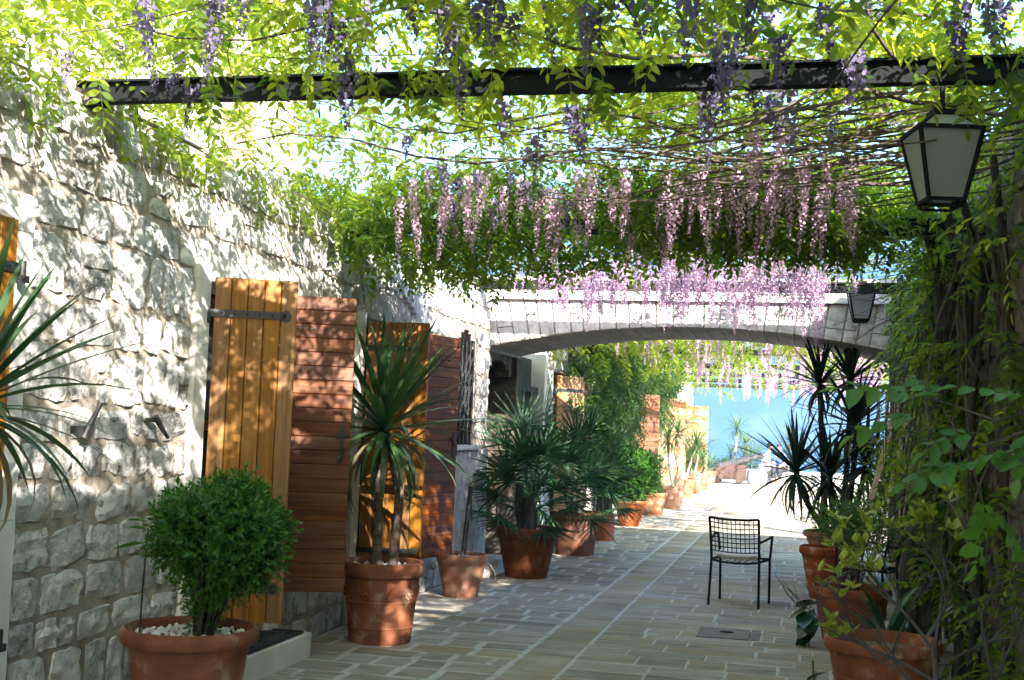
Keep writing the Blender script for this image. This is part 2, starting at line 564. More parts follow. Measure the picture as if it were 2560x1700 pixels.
# access cover let into the paving
hc = empty('access_cover', (-.525, 10.43, 0), 0, 'stone access cover with iron lifting ring in the paving near the chair', 'cover')
MB().box(HX0 + .02, HX1 - .1, HY0 + .03, HY1 - .03, -.02, .006).build('cover_slab', M['hatch'], hc)
MB().box(HX1 - .085, HX1 - .01, HY0 + .03, HY1 - .03, -.02, .006).build('side_slab', M['hatch'], hc)
mb = MB()
mb.box(HX0 + .012, HX0 + .018, HY0 + .02, HY1 - .02, -.01, .007).box(HX0 + .012, HX1 - .09, HY0 + .02, HY0 + .028, -.01, .007).box(HX1 - .098, HX1 - .088, HY0 + .1, HY1 - .15, -.01, .008)
mb.build('iron_edge', M['iron'], hc)
MB().tube([(-.55 + .05 * math.cos(t), 10.47 + .028 * math.sin(t), .011) for t in np.linspace(0, 2 * math.pi, 14)], .006, 6).build('lifting_ring', M['iron'], hc, 60)

# ------------------------------------------------------------------ stone walls


def stone_patch(P, nu, nv, depth, rough, seed, k=.35, edge=-.03, bj=.12, eu=.90):
    """Rough-hewn block: P(s,t,w) maps the patch (s,t in -1..1) and the outward lift w to the world."""
    V = []; F = []
    off = Vector((seed * 3.7, seed * 1.3, seed * 7.1))
    gu = [-1.0] + [(-1 + 2 * i / (nu - 2)) * eu for i in range(nu - 1)] + [1.0]
    gv = [-1.0] + [(-1 + 2 * i / (nv - 2)) * eu for i in range(nv - 1)] + [1.0]
    lift = random.uniform(-.3, .5)
    ta, tb = random.uniform(-.3, .3), random.uniform(-.3, .3)
    for j in range(nv + 1):
        for i in range(nu + 1):
            s = gu[i]; t = gv[j]
            ss = s * math.sqrt(1 - k * t * t / 2) ; tt = t * math.sqrt(1 - k * s * s / 2)
            border = i in (0, nu) or j in (0, nv)
            nz = noise.noise(Vector((s * 1.6, t * 1.6, 0)) + off)
            n2 = noise.noise(Vector((s * 3.9, t * 3.9, 2)) + off)
            n3 = noise.noise(Vector((s * 7.7, t * 7.7, 5)) + off)
            if border:
                ss *= 1 + bj * nz; tt *= 1 + bj * n2
                w = edge
            else:
                mx_ = max(abs(s), abs(t))
                w = depth * (1 - .75 * mx_ ** 5) * (1 + lift * .5 + ta * s + tb * t) + rough * (nz + .8 * n2 + .6 * n3)
                if mx_ < .8: ss += .07 * n2; tt += .07 * nz
                else: ss *= 1 + bj * nz; tt *= 1 + bj * n2
            V.append(P(ss, tt, w))
    for j in range(nv):
        for i in range(nu):
            a = j * (nu + 1) + i
            F.append((a, a + 1, a + nu + 2, a + nu + 1))
    return V, F


def wall_pieces(xf, sgn, y0, y1, z0, z1, holes, mat, hmin=.15, hmax=.29, wmin=.13, wmax=.40, nu=7, nv=6, depth=.014, rough=.017, seed=0):
    """Courses of rubble on the plane x=xf facing sgn*x, leaving out the holes (y0,y1,z0,z1)."""
    out = []
    z = z0
    k = seed
    while z < z1 - .06:
        h = random.uniform(hmin, hmax)
        if z1 - (z + h) < .1: h = z1 - z
        segs = [(y0, y1)]
        for hy0, hy1, hz0, hz1 in holes:
            if z + h * .5 > hz0 and z + h * .5 < hz1:
                ns = []
                for a, b in segs:
                    if hy1 <= a or hy0 >= b: ns.append((a, b)); continue
                    if hy0 > a: ns.append((a, hy0))
                    if hy1 < b: ns.append((hy1, b))
                segs = ns
        for a, b in segs:
            yy = a
            while yy < b - .03:
                w = random.uniform(wmin, wmax)
                if b - (yy + w) < wmin * .7: w = b - yy
                parts = [(z, z + h)]
                if h > .22 and random.random() < .22 and w < .3:
                    mid = z + h * random.uniform(.38, .62)
                    parts = [(z, mid), (mid, z + h)]
                for za, zb in parts:
                    k += 1
                    g = random.uniform(.006, .026)
                    dz = random.uniform(-.012, .012)
                    cyy, cz = yy + w / 2, (za + zb) / 2 + dz
                    hw, hh = max(.02, w / 2 - g / 2), max(.02, (zb - za) / 2 - g / 2)
                    rot = random.gauss(0, .07)

                    def P(s, t, wv, cyy=cyy, cz=cz, hw=hw, hh=hh, rot=rot):
                        u, v = s * hw, t * hh
                        return (xf + sgn * wv, cyy + sgn * (u - v * rot), cz + v + u * rot)
                    V, F = stone_patch(P, nu, nv, depth, rough, k)
                    if sgn < 0 : F = [f for f in F]
                    out.append((math.hypot(xf, cyy), V, F, mat))
                yy += w
        z += h
    return out


WALL_TOP = 3.14
lw = empty('stone_wall', (XW, 8, 0), 0, 'rough limestone rubble wall with door openings along the left of the passage', 'wall')
# core: mortar bed, split round the openings  (y0,y1,z0,z1)
D0 = (3.9, 4.90, -1, 2.40)
D1 = (6.85, 7.93, -1, 2.40)
D2 = (9.62, 10.86, -1, 2.44)
W1 = (12.44, 13.22, 1.34, 2.52)
core = MB()
XB = XW - .42


def core_span(a, b, z0=0, z1=WALL_TOP):
    core.box(XB, XW, a, b, z0, z1)


core_span(-10, D0[0]); core_span(D0[1], D1[0]); core_span(D1[1], D2[0]); core_span(D2[1], W1[0]); core_span(W1[1], 13.86)  # unseen stretch behind the camera added to cut skylight
for h in (D0, D1, D2):
    core_span(h[0], h[1], h[3], WALL_TOP)
core_span(W1[0], W1[1], 0, W1[2])
core_span(W1[0], W1[1], 2.62, WALL_TOP)
# arched head of the window
n = 10
for i in range(n):
    a0, a1 = math.pi * i / n, math.pi * (i + 1) / n
    yc, r = (W1[0] + W1[1]) / 2, (W1[1] - W1[0]) / 2
    ya, yb = yc - r * math.cos(a0), yc - r * math.cos(a1)
    zz = W1[3] - .26 + .34 * math.sin((a0 + a1) / 2)
    core.box(XB, XW + .004, ya, yb, min(zz, 2.6), 2.62)
core.build('mortar_bed', M['mortar'], lw)
holes = [(3.75, 5.09, -1, 2.56), (6.69, 8.08, -1, 2.55), (9.44, 11.02, -1, 2.50), (9.75, 10.9, -1, 2.74), (12.36, 13.30, 1.30, 2.60), (12.42, 13.80, -1, 1.36)]
ps = wall_pieces(XW, 1, 2.6, 13.84, 0.0, 2.45, holes, 'limestone', seed=5)
ps += wall_pieces(XW, 1, 2.6, 13.84, 2.45, WALL_TOP - .02, holes, 'limestone', hmin=.2, hmax=.3, wmin=.18, wmax=.5, seed=900)
# quoins on the wall end, facing the arch
scatter_pieces(ps, 300, 'stone', lw, 'rubble_stones')
# coping along the top
mb = MB()
yy = 2.6
while yy < 13.8:
    L = random.uniform(.4, .9)
    mb.box(XB - .03, XW + random.uniform(-.05, .02), yy + .005, min(yy + L, 13.84) - .005, WALL_TOP + .002, WALL_TOP + random.uniform(.02, .10), j=.02)
    yy += L
mb.build('coping', M['limestone'], lw)
# dressed stone round the doors
for (a, b, lz) in ((D0[0], D0[1], 2.56), (D1[0], D1[1], 2.55)):
    MB().box(XB + .1, XW + .035, a - .16, a - .003, 0, 1.2, j=.003).build('jamb', M['ashlar'], lw)
    MB().box(XB + .1, XW + .035, a - .16, a - .003, 1.203, 2.39, j=.003).build('jamb', M['ashlar'], lw)
    MB().box(XB + .1, XW + .035, b + .003, b + .16, 0, 1.1, j=.003).build('jamb', M['ashlar'], lw)
    MB().box(XB + .1, XW + .035, b + .003, b + .16, 1.103, 2.39, j=.003).build('jamb', M['ashlar'], lw)
    MB().box(XB + .1, XW + .037, a - .165, b + .165, 2.393, lz, j=.003).build('lintel', M['ashlar'], lw)
a, b = D2[0], D2[1]
MB().box(XB + .1, XW + .03, a - .17, a - .003, 0, 1.3, j=.003).build('jamb', M['ashlar'], lw)
MB().box(XB + .1, XW + .03, a - .17, a - .003, 1.303, 2.47, j=.003).build('jamb', M['ashlar'], lw)
MB().box(XB + .1, XW + .03, b + .003, b + .15, 0, 2.47, j=.003).build('jamb', M['ashlar'], lw)
MB().box(XB + .2, XW - .05, a - .17, b + .15, 2.475, 2.75).build('tympanum', M['plaster'], lw)
# relieving arch of upright stones over the second door
yc, hw = (a + b) / 2, .86
n = 15
for i in range(n):
    t0, t1 = -1 + 2 * i / n, -1 + 2 * (i + 1) / n
    zb = lambda t: 2.50 + .22 * (1 - t * t)
    ya, yb = yc + hw * t0 + .006, yc + hw * t1 - .006
    lean = .10 * (t0 + t1) / 2
    hgt = random.uniform(.24, .29)
    V, F = stone_patch(lambda s, t, w, ya=ya, yb=yb, lean=lean, t0=t0, t1=t1, hgt=hgt: (XW + .015 + w, (ya + yb) / 2 + s * (yb - ya) / 2 + lean * (t + 1) / 2, zb((t0 + t1) / 2) + hgt * (t + 1) / 2), 4, 5, .03, .012, 300 + i, .2)
    link('voussoir', mesh('voussoir', V, F, 50), M['limestone'], lw)
# shop-window stone front: counter slab, sill and inner grille
MB().box(XB + .1, XW + .05, 12.43, 12.95, 0, 1.33, j=.004).build('counter_slab', M['limestone'], lw)
MB().box(XB + .1, XW + .045, 12.954, 13.80, 0, 1.335, j=.004).build('counter_slab', M['limestone'], lw)
MB().box(XB + .05, XW + .07, 12.40, 13.30, 1.337, 1.385, j=.003).build('window_sill', M['ashlar'], lw)
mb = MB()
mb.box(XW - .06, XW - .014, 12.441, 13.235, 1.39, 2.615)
mb.build('shade_panel', M['hair'], lw)  # near-black panel stands in for the shade behind the grille
for i in range(9):
    zz = 1.3 + i * .16
    for sg in (1, -1):
        p = (XW - .004, 12.44, zz + (0 if sg > 0 else .78)); q = (XW - .004, 13.22, zz + (.78 if sg > 0 else 0))
        if max(p[2], q[2]) > 2.64: continue
        MB().bar(p, q, .016, .010, (1, 0, 0)).build('grille_bar', M['iron'], lw)
for i in range(5):
    yb = 12.52 + i * .155
    MB().bar((XW + .008, yb, 1.38), (XW + .008, yb, 2.5), .016, .010, (1, 0, 0)).build('grille_bar', M['iron'], lw)
# glazed inner doors in the openings
for (a, b) in ((D0[0], D0[1]), (D1[0], D1[1]), (D2[0], D2[1])):
    di = MB().box(XB + .02, XB + .05, a, b, .15, 2.44).build('inner_door', M['inner_glass'], lw)
    mb = MB()
    for zz in (.2, .95, 1.5, 2.3):
        mb.box(XB + .05, XB + .09, a, b, zz, zz + .07)
    for yb in (a, (a + b) / 2 - .04, b - .07):
        mb.box(XB + .05, XB + .088, yb, yb + .07, .15, 2.4)
    mb.build('door_rail', M['plank'], di)
    MB().box(XB, XW + .02, a, b, 0, .15).build('threshold', M['limestone'], lw)

# ------------------------------------------------------------------ arch bridge
YA, YB2 = 13.9, 15.7
XC, CROWN, KA = -1.2, 2.757, .0487
RA = 1 / (2 * KA); ZC = CROWN - RA
TOPA = 3.035
ab = empty('arch_bridge', (XC, 14.8, 0), 0, 'low segmental arch of pale textured stone spanning the passage', 'arch')
n = 30
XA0, XA1 = -3.50, 1.36
edges = [XA0 + (XA1 - XA0) * i / n + (random.uniform(-.025, .025) if 0 < i < n else 0) for i in range(n + 1)]
ang = [math.asin((x - XC) / RA) for x in edges]


def arc(a, r):
    return XC + r * math.sin(a), ZC + r * math.cos(a)


core = MB()
for i in range(n):
    a0, a1 = ang[i], ang[i + 1]
    rtop0 = (TOPA - ZC) / math.cos(a0); rtop1 = (TOPA - ZC) / math.cos(a1)
    # mortar core
    p = [arc(a0, RA + .012), arc(a1, RA + .012), arc(a1, rtop1), arc(a0, rtop0)]
    V = [(x, YA + .02, z) for x, z in p] + [(x, YB2, z) for x, z in p]
    core.add(V, [(0, 1, 2, 3), (7, 6, 5, 4), (0, 4, 5, 1), (2, 6, 7, 3), (1, 5, 6, 2), (0, 3, 7, 4)])
    # face blocks, two to a column
    cut = random.choice([.33, .42, .55, .62]) + random.uniform(-.04, .04)
    cuts = [0, cut, 1] if random.random() < .9 else [0, 1]
    for c0, c1 in zip(cuts[:-1], cuts[1:]):
        g = .0006

        def P(s, t, w, c0=c0, c1=c1, a0=a0, a1=a1, rt0=rtop0, rt1=rtop1):
            a = a0 + .0007 + (a1 - a0 - .0014) * (s + 1) / 2
            rt = rt0 + (rt1 - rt0) * (s + 1) / 2
            f = c0 + (c1 - c0) * (.012 + .976 * (t + 1) / 2)
            x, z = arc(a, RA + f * (rt - RA))
            return (x, YA - w, z)
        V, F = stone_patch(P, 5, 6, .010, .007, 500 + i * 3 + int(c0 * 2), .0, -.012, .0, .96)
        link('face_block', mesh('face_block', V, F, 40), M['arch_stone'], ab)
    # soffit slabs
    V = []
    for yy in (YA + .012, YB2):
        for aa, rr in ((a0 + .0006, RA - .004), (a1 - .0006, RA - .004), (a1 - .0006, RA + .05), (a0 + .0006, RA + .05)):
            x, z = arc(aa, rr + random.uniform(-.002, .002)); V.append((x, yy, z))
    link('soffit_block', mesh('soffit_block', V, [(0, 1, 2, 3), (7, 6, 5, 4), (0, 4, 5, 1), (2, 6, 7, 3), (1, 5, 6, 2), (0, 3, 7, 4)]), M['soffit'], ab)
core.build('mortar_core', M['joint_pale'], ab)
MB().box(-3.62, 4.5, YA - .07, YA + .25, TOPA + .002, TOPA + .065, j=.003).build('cornice', M['ashlar'], ab)
MB().box(-6.0, 4.5, YA + .253, YB2 + .02, TOPA - .02, TOPA + .30).build('bridge_deck', M['limestone'], ab)
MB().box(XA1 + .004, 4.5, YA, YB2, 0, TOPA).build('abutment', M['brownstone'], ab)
MB().box(-6.0, XA0 - .004, YA + .02, YB2, 2.46, TOPA).build('abutment', M['limestone'], ab)
# dim side of the passage under the arch: blind niche, stone pier and plastered doorway
nc = empty('passage_niche', (-3.9, 14.8, 0), 0, 'shaded stone niche and plastered pier under the left end of the arch', 'niche')
mb = MB().box(-4.25, -4.15, 13.88, 15.3, 0, 2.46)
mb.box(-4.25, XW, 15.3, 15.62, 0, 2.45).box(-4.25, -3.56, 13.865, 13.92, 0, 2.45)
mb.build('niche_back', M['brownstone'], nc)  # dark stone used here to deepen the shade of the niche
ps = wall_pieces(-4.15, 1, 13.9, 15.3, 0, 2.45, [], 'brownstone', wmin=.2, wmax=.45, seed=2000)
for p in ps: link('stone', mesh('stone', p[1], p[2], 50), M['brownstone'], nc)
n = 9
for i in range(n):
    t = -1 + (2 * i + 1) / n
    zt = 2.05 + .33 * math.sqrt(max(0, 1 - t * t))
    MB().box(-4.14, -3.5, 14.55 + .66 * t - .07, 14.55 + .66 * t + .07, zt, 2.455, j=.006).build('niche_arch_stone', M['brownstone'], nc)
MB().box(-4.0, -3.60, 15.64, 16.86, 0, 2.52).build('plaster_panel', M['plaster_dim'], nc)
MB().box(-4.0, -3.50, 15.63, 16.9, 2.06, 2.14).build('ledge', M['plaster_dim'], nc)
MB().box(-4.0, XW + .04, 16.87, 17.06, 0, 2.62, j=.003).build('jamb', M['ashlar'], nc)

# ------------------------------------------------------------------ wall beyond the arch
fw = empty('stone_wall', (XW, 28, 0), 0, 'long limestone wall beyond the arch, hung with creeper and open shutters', 'wall')
fholes = [(17.7, 18.7, -1, 2.4), (20.6, 21.3, 1.9, 2.6), (24.2, 25.6, -1, 2.45), (30.2, 31.6, -1, 2.45), (36, 37.3, -1, 2.45)]
mb = MB()
yy = 17.065
for h in fholes:
    mb.box(XB, XW, yy, h[0], 0, 3.2)
    mb.box(XB, XW, h[0], h[1], h[3], 3.2)
    if h[2] > 0: mb.box(XB, XW, h[0], h[1], 0, h[2])
    yy = h[1]
mb.box(XB, XW, yy, 41.6, 0, 3.2)
mb.build('mortar_bed', M['mortar'], fw)
MB().box(XB - .1, XB - .02, 17.1, 41.4, 0, 3.1).build('shade_panel', M['inner_glass'], fw)  # dark sheet behind the openings stands in for unlit rooms
ps = wall_pieces(XW, 1, 17.07, 41.58, 0, 3.18, fholes, 'limestone', nu=4, nv=3, seed=4000)
scatter_pieces(ps, 120, 'stone', fw, 'rubble_stones')

# ------------------------------------------------------------------ right wall
rw = empty('stone_wall', (XR, 5, 0), 0, 'dark weathered stone wall on the right behind the vine trunks', 'wall')
MB().box(XR, XR + .6, 2.0, 13.88, 0, 3.75).box(XR, XR + .6, -10, 1.998, 0, 5.5).build('mortar_bed', M['brownstone'], rw)  # unseen near stretch added and raised to shade the passage
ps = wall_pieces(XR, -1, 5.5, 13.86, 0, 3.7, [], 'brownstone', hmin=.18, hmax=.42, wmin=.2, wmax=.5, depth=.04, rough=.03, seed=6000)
scatter_pieces(ps, 220, 'stone', rw, 'rubble_stones')
# brown pier below the right springing
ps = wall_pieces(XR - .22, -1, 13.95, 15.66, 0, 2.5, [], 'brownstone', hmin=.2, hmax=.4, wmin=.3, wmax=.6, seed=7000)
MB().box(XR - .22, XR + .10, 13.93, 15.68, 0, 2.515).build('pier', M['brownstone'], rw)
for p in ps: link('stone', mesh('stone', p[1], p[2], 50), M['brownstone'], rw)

# pale house rising behind the left wall
uh = empty('plastered_house', (-8, 8, 3), 0, 'pale plastered house rising behind the left wall, glimpsed through the vines', 'house')
MB().box(-10, -6.6, -6, 15.5, 0, 8.5).build('house_wall', M['plaster'], uh)
for yy in (-1.5, 13.6):
    w_ = MB().box(-6.598, -6.54, yy - .5, yy + .5, 4.3, 5.9).build('window', M['ashlar'], uh)
    MB().box(-6.538, -6.52, yy - .42, yy + .42, 4.38, 5.82).build('shutter_panel', M['board_far'], w_)

# ------------------------------------------------------------------ terrace edge, sea, far shore
pw = empty('parapet_wall', (0, 44.8, 0), 0, 'low white stone parapet at the sea end of the passage', 'parapet')
for i in range(22):
    x0 = -9 + i * .85
    MB().box(x0, x0 + .84, 44.64, 45.1, -.5, .42 + random.uniform(-.02, .02), j=.01).build('block', M['white_stone'], pw)
sea = MB(); V = [(-6000, 44.7, -6), (6000, 44.7, -6), (6000, 900, -6), (-6000, 900, -6)]
sea.add(V, [(0, 1, 2, 3)]).build('sea', M['sea'])
tag(bpy.data.objects['sea'], kind='structure')
# hillside across the water
nx, ny = 150, 46
xs = np.linspace(-2200, 2600, nx); ys = np.linspace(740, 2600, ny)
V = np.zeros((ny, nx, 3), np.float32)
for j, yv in enumerate(ys):
    for i, xv in enumerate(xs):
        t = (yv - 770 - 25 * noise.noise(Vector((xv * .004, 3.1, 0)))) / 1500
        h = -8 + 420 * max(0, t) ** .72 if t > 0 else -8
        h += (noise.fractal(Vector((xv * .0035, yv * .0035, 0)), 1.0, 2.0, 6) * 55) * min(1, max(0, t * 5))
        V[j, i] = (xv, yv, h)
idx = np.arange(nx * ny).reshape(ny, nx)
F = np.stack([idx[:-1, :-1], idx[:-1, 1:], idx[1:, 1:], idx[1:, :-1]], -1).reshape(-1, 4)
hill = link('hill', bigmesh('hill', V.reshape(-1, 3), F, smooth=True), M['scrub'])
tag(hill, kind='structure')
# the row of waterfront houses on the far shore
hpal = ['plaster', 'white_stone', 'ashlar']
side_words = ['westernmost', 'second', 'third', 'fourth', 'fifth', 'sixth', 'seventh', 'eighth', 'ninth', 'tenth', 'eleventh', 'twelfth', 'thirteenth', 'fourteenth']
hx = -70
for i in range(14):
    w = random.uniform(3.2, 6.5); hh = random.uniform(1.8, 3.6); d = 9
    t0 = 'leftmost' if i == 0 else side_words[i] + ' from the left'
    e = empty('waterfront_house', (hx + w / 2, 764, -5.5), 0, 'tiny pale house in the far shore row, ' + t0, 'house', 'houses on the far shore')
    MB().box(hx, hx + w, 760, 760 + d, -6.2, -5.5 + hh).build('house_wall', M[random.choice(hpal)], e)
    z1 = -5.5 + hh
    MB().add([(hx - .4, 759.5, z1 + .01), (hx + w + .4, 759.5, z1 + .01), (hx + w + .4, 769.5, z1 + .01), (hx - .4, 769.5, z1 + .01), (hx + 1, 764.5, z1 + 1.0), (hx + w - 1, 764.5, z1 + 1.0)],
             [(0, 1, 5, 4), (2, 3, 4, 5), (1, 2, 5), (3, 0, 4), (3, 2, 1, 0)]).build('roof', M['roof_tile'], e)
    for q in range(3):
        MB().box(hx + w * (q + .6) / 3.4, hx + w * (q + .6) / 3.4 + .6, 759.9, 759.97, -5.0, -4.2).build('window', M['cloth_dark'], e)
    hx += w + random.uniform(0, 5)

# pale rocky waterline on the far shore
Vb = []; 
for i in range(240):
    xx = -900 + i * 8
    Vb.append((xx, 757 + 3 * noise.noise(Vector((xx * .02, 0, 0))), -6.1)); Vb.append((xx, 762, -3.2 + 1.6 * noise.noise(Vector((xx * .05, 5, 0)))))
tag(link('shore', mesh('shore', Vb, [(2 * i, 2 * i + 2, 2 * i + 3, 2 * i + 1) for i in range(239)]), M['white_stone']), kind='structure')

# ------------------------------------------------------------------ sea haze
HZ = MB().box(-2600, 2900, -60, 2900, -10, 760).build('haze', None)
tag(HZ, kind='stuff')
mt = bpy.data.materials.new('haze'); mt.use_nodes = True
nt = mt.node_tree
nt.nodes.remove(nt.nodes['Principled BSDF'])
pv = N(nt, 'ShaderNodeVolumePrincipled')
pv.inputs['Color'].default_value = (.27, .56, .98, 1)
pv.inputs['Density'].default_value = 0.00052
pv.inputs['Density Attribute'].default_value = ''
pv.inputs['Color Attribute'].default_value = ''
pv.inputs['Temperature Attribute'].default_value = ''
mt.cycles.homogeneous_volume = True
nt.links.new(pv.outputs[0], nt.nodes['Material Output'].inputs['Volume'])
HZ.data.materials.append(mt)

# ------------------------------------------------------------------ pergola beams
BEAMS = [(5.50, 3.12, 'nearest dark steel pergola beam crossing above the doorways'),
         (9.20, 3.06, 'middle dark steel pergola beam half buried in wisteria leaves'),
         (13.25, 3.09, 'dark steel pergola beam just in front of the stone arch'),
         (18.6, 3.10, 'first dark pergola beam beyond the stone arch'),
         (24.0, 3.10, 'second dark pergola beam beyond the stone arch'),
         (29.0, 3.10, 'third dark pergola beam beyond the stone arch'),
         (33.0, 3.10, 'fourth dark pergola beam beyond the arch, above the far pots'),
         (37.0, 3.10, 'next to last dark pergola beam near the sea end'),
         (41.0, 3.10, 'last dark pergola beam at the sea end of the passage')]
for (by, bz, lb) in BEAMS:
    b_ = empty('pergola_beam', (-1.1, by, bz), 0, lb, 'beam', 'pergola beams')
    x0 = XW - .25; x1 = XR + .3 if by < 14 else 2.4
    MB().box(x0, x1, by - .006, by + .006, bz + .001, bz + .085).build('web', M['steel'], b_)
    MB().box(x0, x1, by - .035, by + .035, bz - .012, bz).build('lower_flange', M['steel'], b_)
    MB().box(x0, x1, by - .035, by + .035, bz + .086, bz + .097).build('upper_flange', M['steel'], b_)
    if by > 14:
        MB().box(2.3, 2.4, by - .05, by + .05, 0, bz - .013).build('post', M['steel'], b_)
    elif by < 13:
        MB().box(XW - .2, XW + .09, by - .07, by + .07, bz - .034, bz - .013).build('bearing_plate', M['steel'], b_)

# ------------------------------------------------------------------ shutters


def shutter(hx, hy, ang, w, z0, z1, face, label, mats=('board', 'plank'), boards=5, planks=21, latch=False, lite=False):
    """Two-ply leaf hinged at (hx,hy); face 'board' or 'plank' is the side turned to local -y."""
    e = empty('shutter', (hx, hy, z0), ang, label, 'shutter', 'open wooden shutters')
    sg = 1 if face == 'board' else -1
    H = z1 - z0
    def yy(a, b):            # outer ply at -y for 'board', at +y for 'plank'
        return (min(sg * a, sg * b), max(sg * a, sg * b))
    bw = w / boards
    for i in range(boards):
        a, b = yy(-.026, -.002)
        mb = MB()
        x0, x1 = i * bw + .0018, (i + 1) * bw - .0018
        dz = random.uniform(-.002, .002)
        c = .004
        o_, n_ = (a, b) if sg > 0 else (b, a)
        V = []
        for z_ in (0, H + dz):
            V += [(x0, n_, z_), (x1, n_, z_), (x1, o_ + sg * c, z_), (x1 - c, o_, z_), (x0 + c, o_, z_), (x0, o_ + sg * c, z_)]
        F = [(0, 1, 2, 3, 4, 5), tuple(range(11, 5, -1))] + [(k, k + 6, (k + 1) % 6 + 6, (k + 1) % 6) for k in range(6)]
        mb.add(V, F).build('board', M[mats[0]], e, 0, True)
    ph = H / planks
    a, b = yy(.001, .024)
    for i in range(planks):
        V = []; c = .0045
        za, zb = i * ph + .0012, (i + 1) * ph - .0012
        o_, n_ = (b, a) if sg > 0 else (a, b)
        s2 = -sg
        for x_ in (0.001, w - .001):
            V += [(x_, n_, za), (x_, n_, zb), (x_, o_ + s2 * c, zb), (x_, o_, zb - c), (x_, o_, za + c), (x_, o_ + s2 * c, za)]
        F = [(0, 1, 2, 3, 4, 5), tuple(range(11, 5, -1))] + [(k, k + 6, (k + 1) % 6 + 6, (k + 1) % 6) for k in range(6)]
        MB().add(V, F).build('plank', M[mats[1]], e, 0, True)
    for zz in (H * .895, H * .10):
        mb = MB()
        a, b = yy(-.036, -.027)
        mb.box(-.02, w * .87, a, b, zz - .022, zz + .022)
        for k in range(9):       # rounded end
            t = 2 * math.pi * k / 9
        V = []
        for y_ in (a, b):
            V += [(w * .87 + .03 * math.cos(t), y_, zz + .034 * math.sin(t)) for t in np.linspace(0, 2 * math.pi, 13)[:-1]]
        F = [tuple(range(12)), tuple(range(23, 11, -1))] + [(k, 12 + k, 12 + (k + 1) % 12, (k + 1) % 12) for k in range(12)]
        mb.add(V, F)
        mb.tube([(-.035, (a + b) / 2, zz - .05), (-.035, (a + b) / 2, zz + .035)], .017, 10)
        mb.box(-.075, -.02, (a + b) / 2 - .012, (a + b) / 2 + .012, zz - .062, zz - .03)
        st = mb.build('strap_hinge', M['iron'], e, 40, True)
        if not lite:
            for k in range(6):
                yb = -.038 * sg
                MB().ball((w * (.1 + .15 * k), yb, zz), .006, 8, 4).build('rivet', M['steel'], st, 180, True)
            for k in range(5):
                yb = .030 * sg
                MB().tube([(w * (.13 + .155 * k), .02 * sg, zz - .01), (w * (.13 + .155 * k), .034 * sg, zz - .01)], .009, 6).build('nut', M['iron'], e, 0, True)
    if latch:
        yb = .03 * sg
        mb = MB().box(w - .075, w - .045, min(yb, yb - .012 * sg), max(yb, yb - .012 * sg), H * .44, H * .56)
        mb.tube([(w - .06, yb, H * .51), (w - .06, yb + .03 * sg, H * .51), (w - .06, yb + .03 * sg, H * .46)], .006, 6)
        mb.box(w - .1, w - .02, min(yb, yb + .008 * sg), max(yb, yb + .008 * sg), H * .525, H * .54)
        mb.build('latch', M['iron'], e, 0, True)
    return e


shutter(-3.40, 6.87, R(23.5), .485, .395, 2.417, 'board', 'yellow-brown upright-board shutter with black strap hinge behind the clipped box bush')
shutter(-3.415, 7.915, R(23.5), .49, .45, 2.428, 'plank', 'red-brown shutter of horizontal planks with a row of iron nuts, behind the large terracotta pot', latch=True)
shutter(-3.41, 9.63, R(8), .50, .38, 2.40, 'board', 'orange upright-board shutter behind the dracaena in the large terracotta pot')
shutter(-3.41, 10.88, R(74), .76, .37, 2.42, 'plank', 'dark red-brown plank shutter with sun flecks beside the grey stone slab', latch=True)
# closed leaf at the left edge (hinged on its far side, so it runs back towards the camera)
shutter(-3.405, 4.90, R(-90), .62, .40, 2.43, 'plank', 'narrow strip of orange closed shutter with black hinge at the left picture edge')
# leaves beyond the arch
FM = ('board_far', 'plank')
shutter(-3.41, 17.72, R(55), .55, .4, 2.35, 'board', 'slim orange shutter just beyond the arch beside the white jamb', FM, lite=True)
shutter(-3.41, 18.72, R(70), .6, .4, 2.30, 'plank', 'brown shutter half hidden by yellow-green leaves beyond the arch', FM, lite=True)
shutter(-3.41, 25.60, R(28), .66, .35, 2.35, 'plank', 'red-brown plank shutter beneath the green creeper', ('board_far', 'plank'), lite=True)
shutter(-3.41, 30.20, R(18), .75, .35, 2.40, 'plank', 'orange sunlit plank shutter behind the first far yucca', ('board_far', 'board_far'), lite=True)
shutter(-3.41, 31.60, R(30), .70, .35, 2.40, 'plank', 'pale sunlit shutter with bright top behind the yuccas', ('board_far', 'board_far'), lite=True)  # full sun on this leaf is carried by the lighter board colour
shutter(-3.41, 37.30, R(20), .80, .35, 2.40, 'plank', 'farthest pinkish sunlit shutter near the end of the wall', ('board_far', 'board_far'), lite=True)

# iron wall hooks
hk = MB().box(XW - .05, XW + .075, 5.50, 5.535, 1.50, 1.525)
hk.tube([(XW + .07, 5.52, 1.47), (XW + .085, 5.53, 1.52), (XW + .085, 5.60, 1.60), (XW + .085, 5.625, 1.64)], [.02, .017, .011, .013], 8)
o = hk.build('shutter_hook', M['iron'], None, 50)
tag(o, 'black iron shutter hook turned upwards on the rubble wall', 'hook', 'iron wall hooks')
hk = MB().box(XW - .05, XW + .075, 6.195, 6.23, 1.55, 1.575)
hk.tube([(XW + .07, 6.20, 1.585), (XW + .085, 6.225, 1.545), (XW + .085, 6.28, 1.50), (XW + .085, 6.33, 1.47)], [.02, .016, .012, .010], 8)
o = hk.build('shutter_hook', M['iron'], None, 50)
tag(o, 'black iron shutter hook turned downwards beside the door jamb', 'hook', 'iron wall hooks')

# ------------------------------------------------------------------ door steps and mats


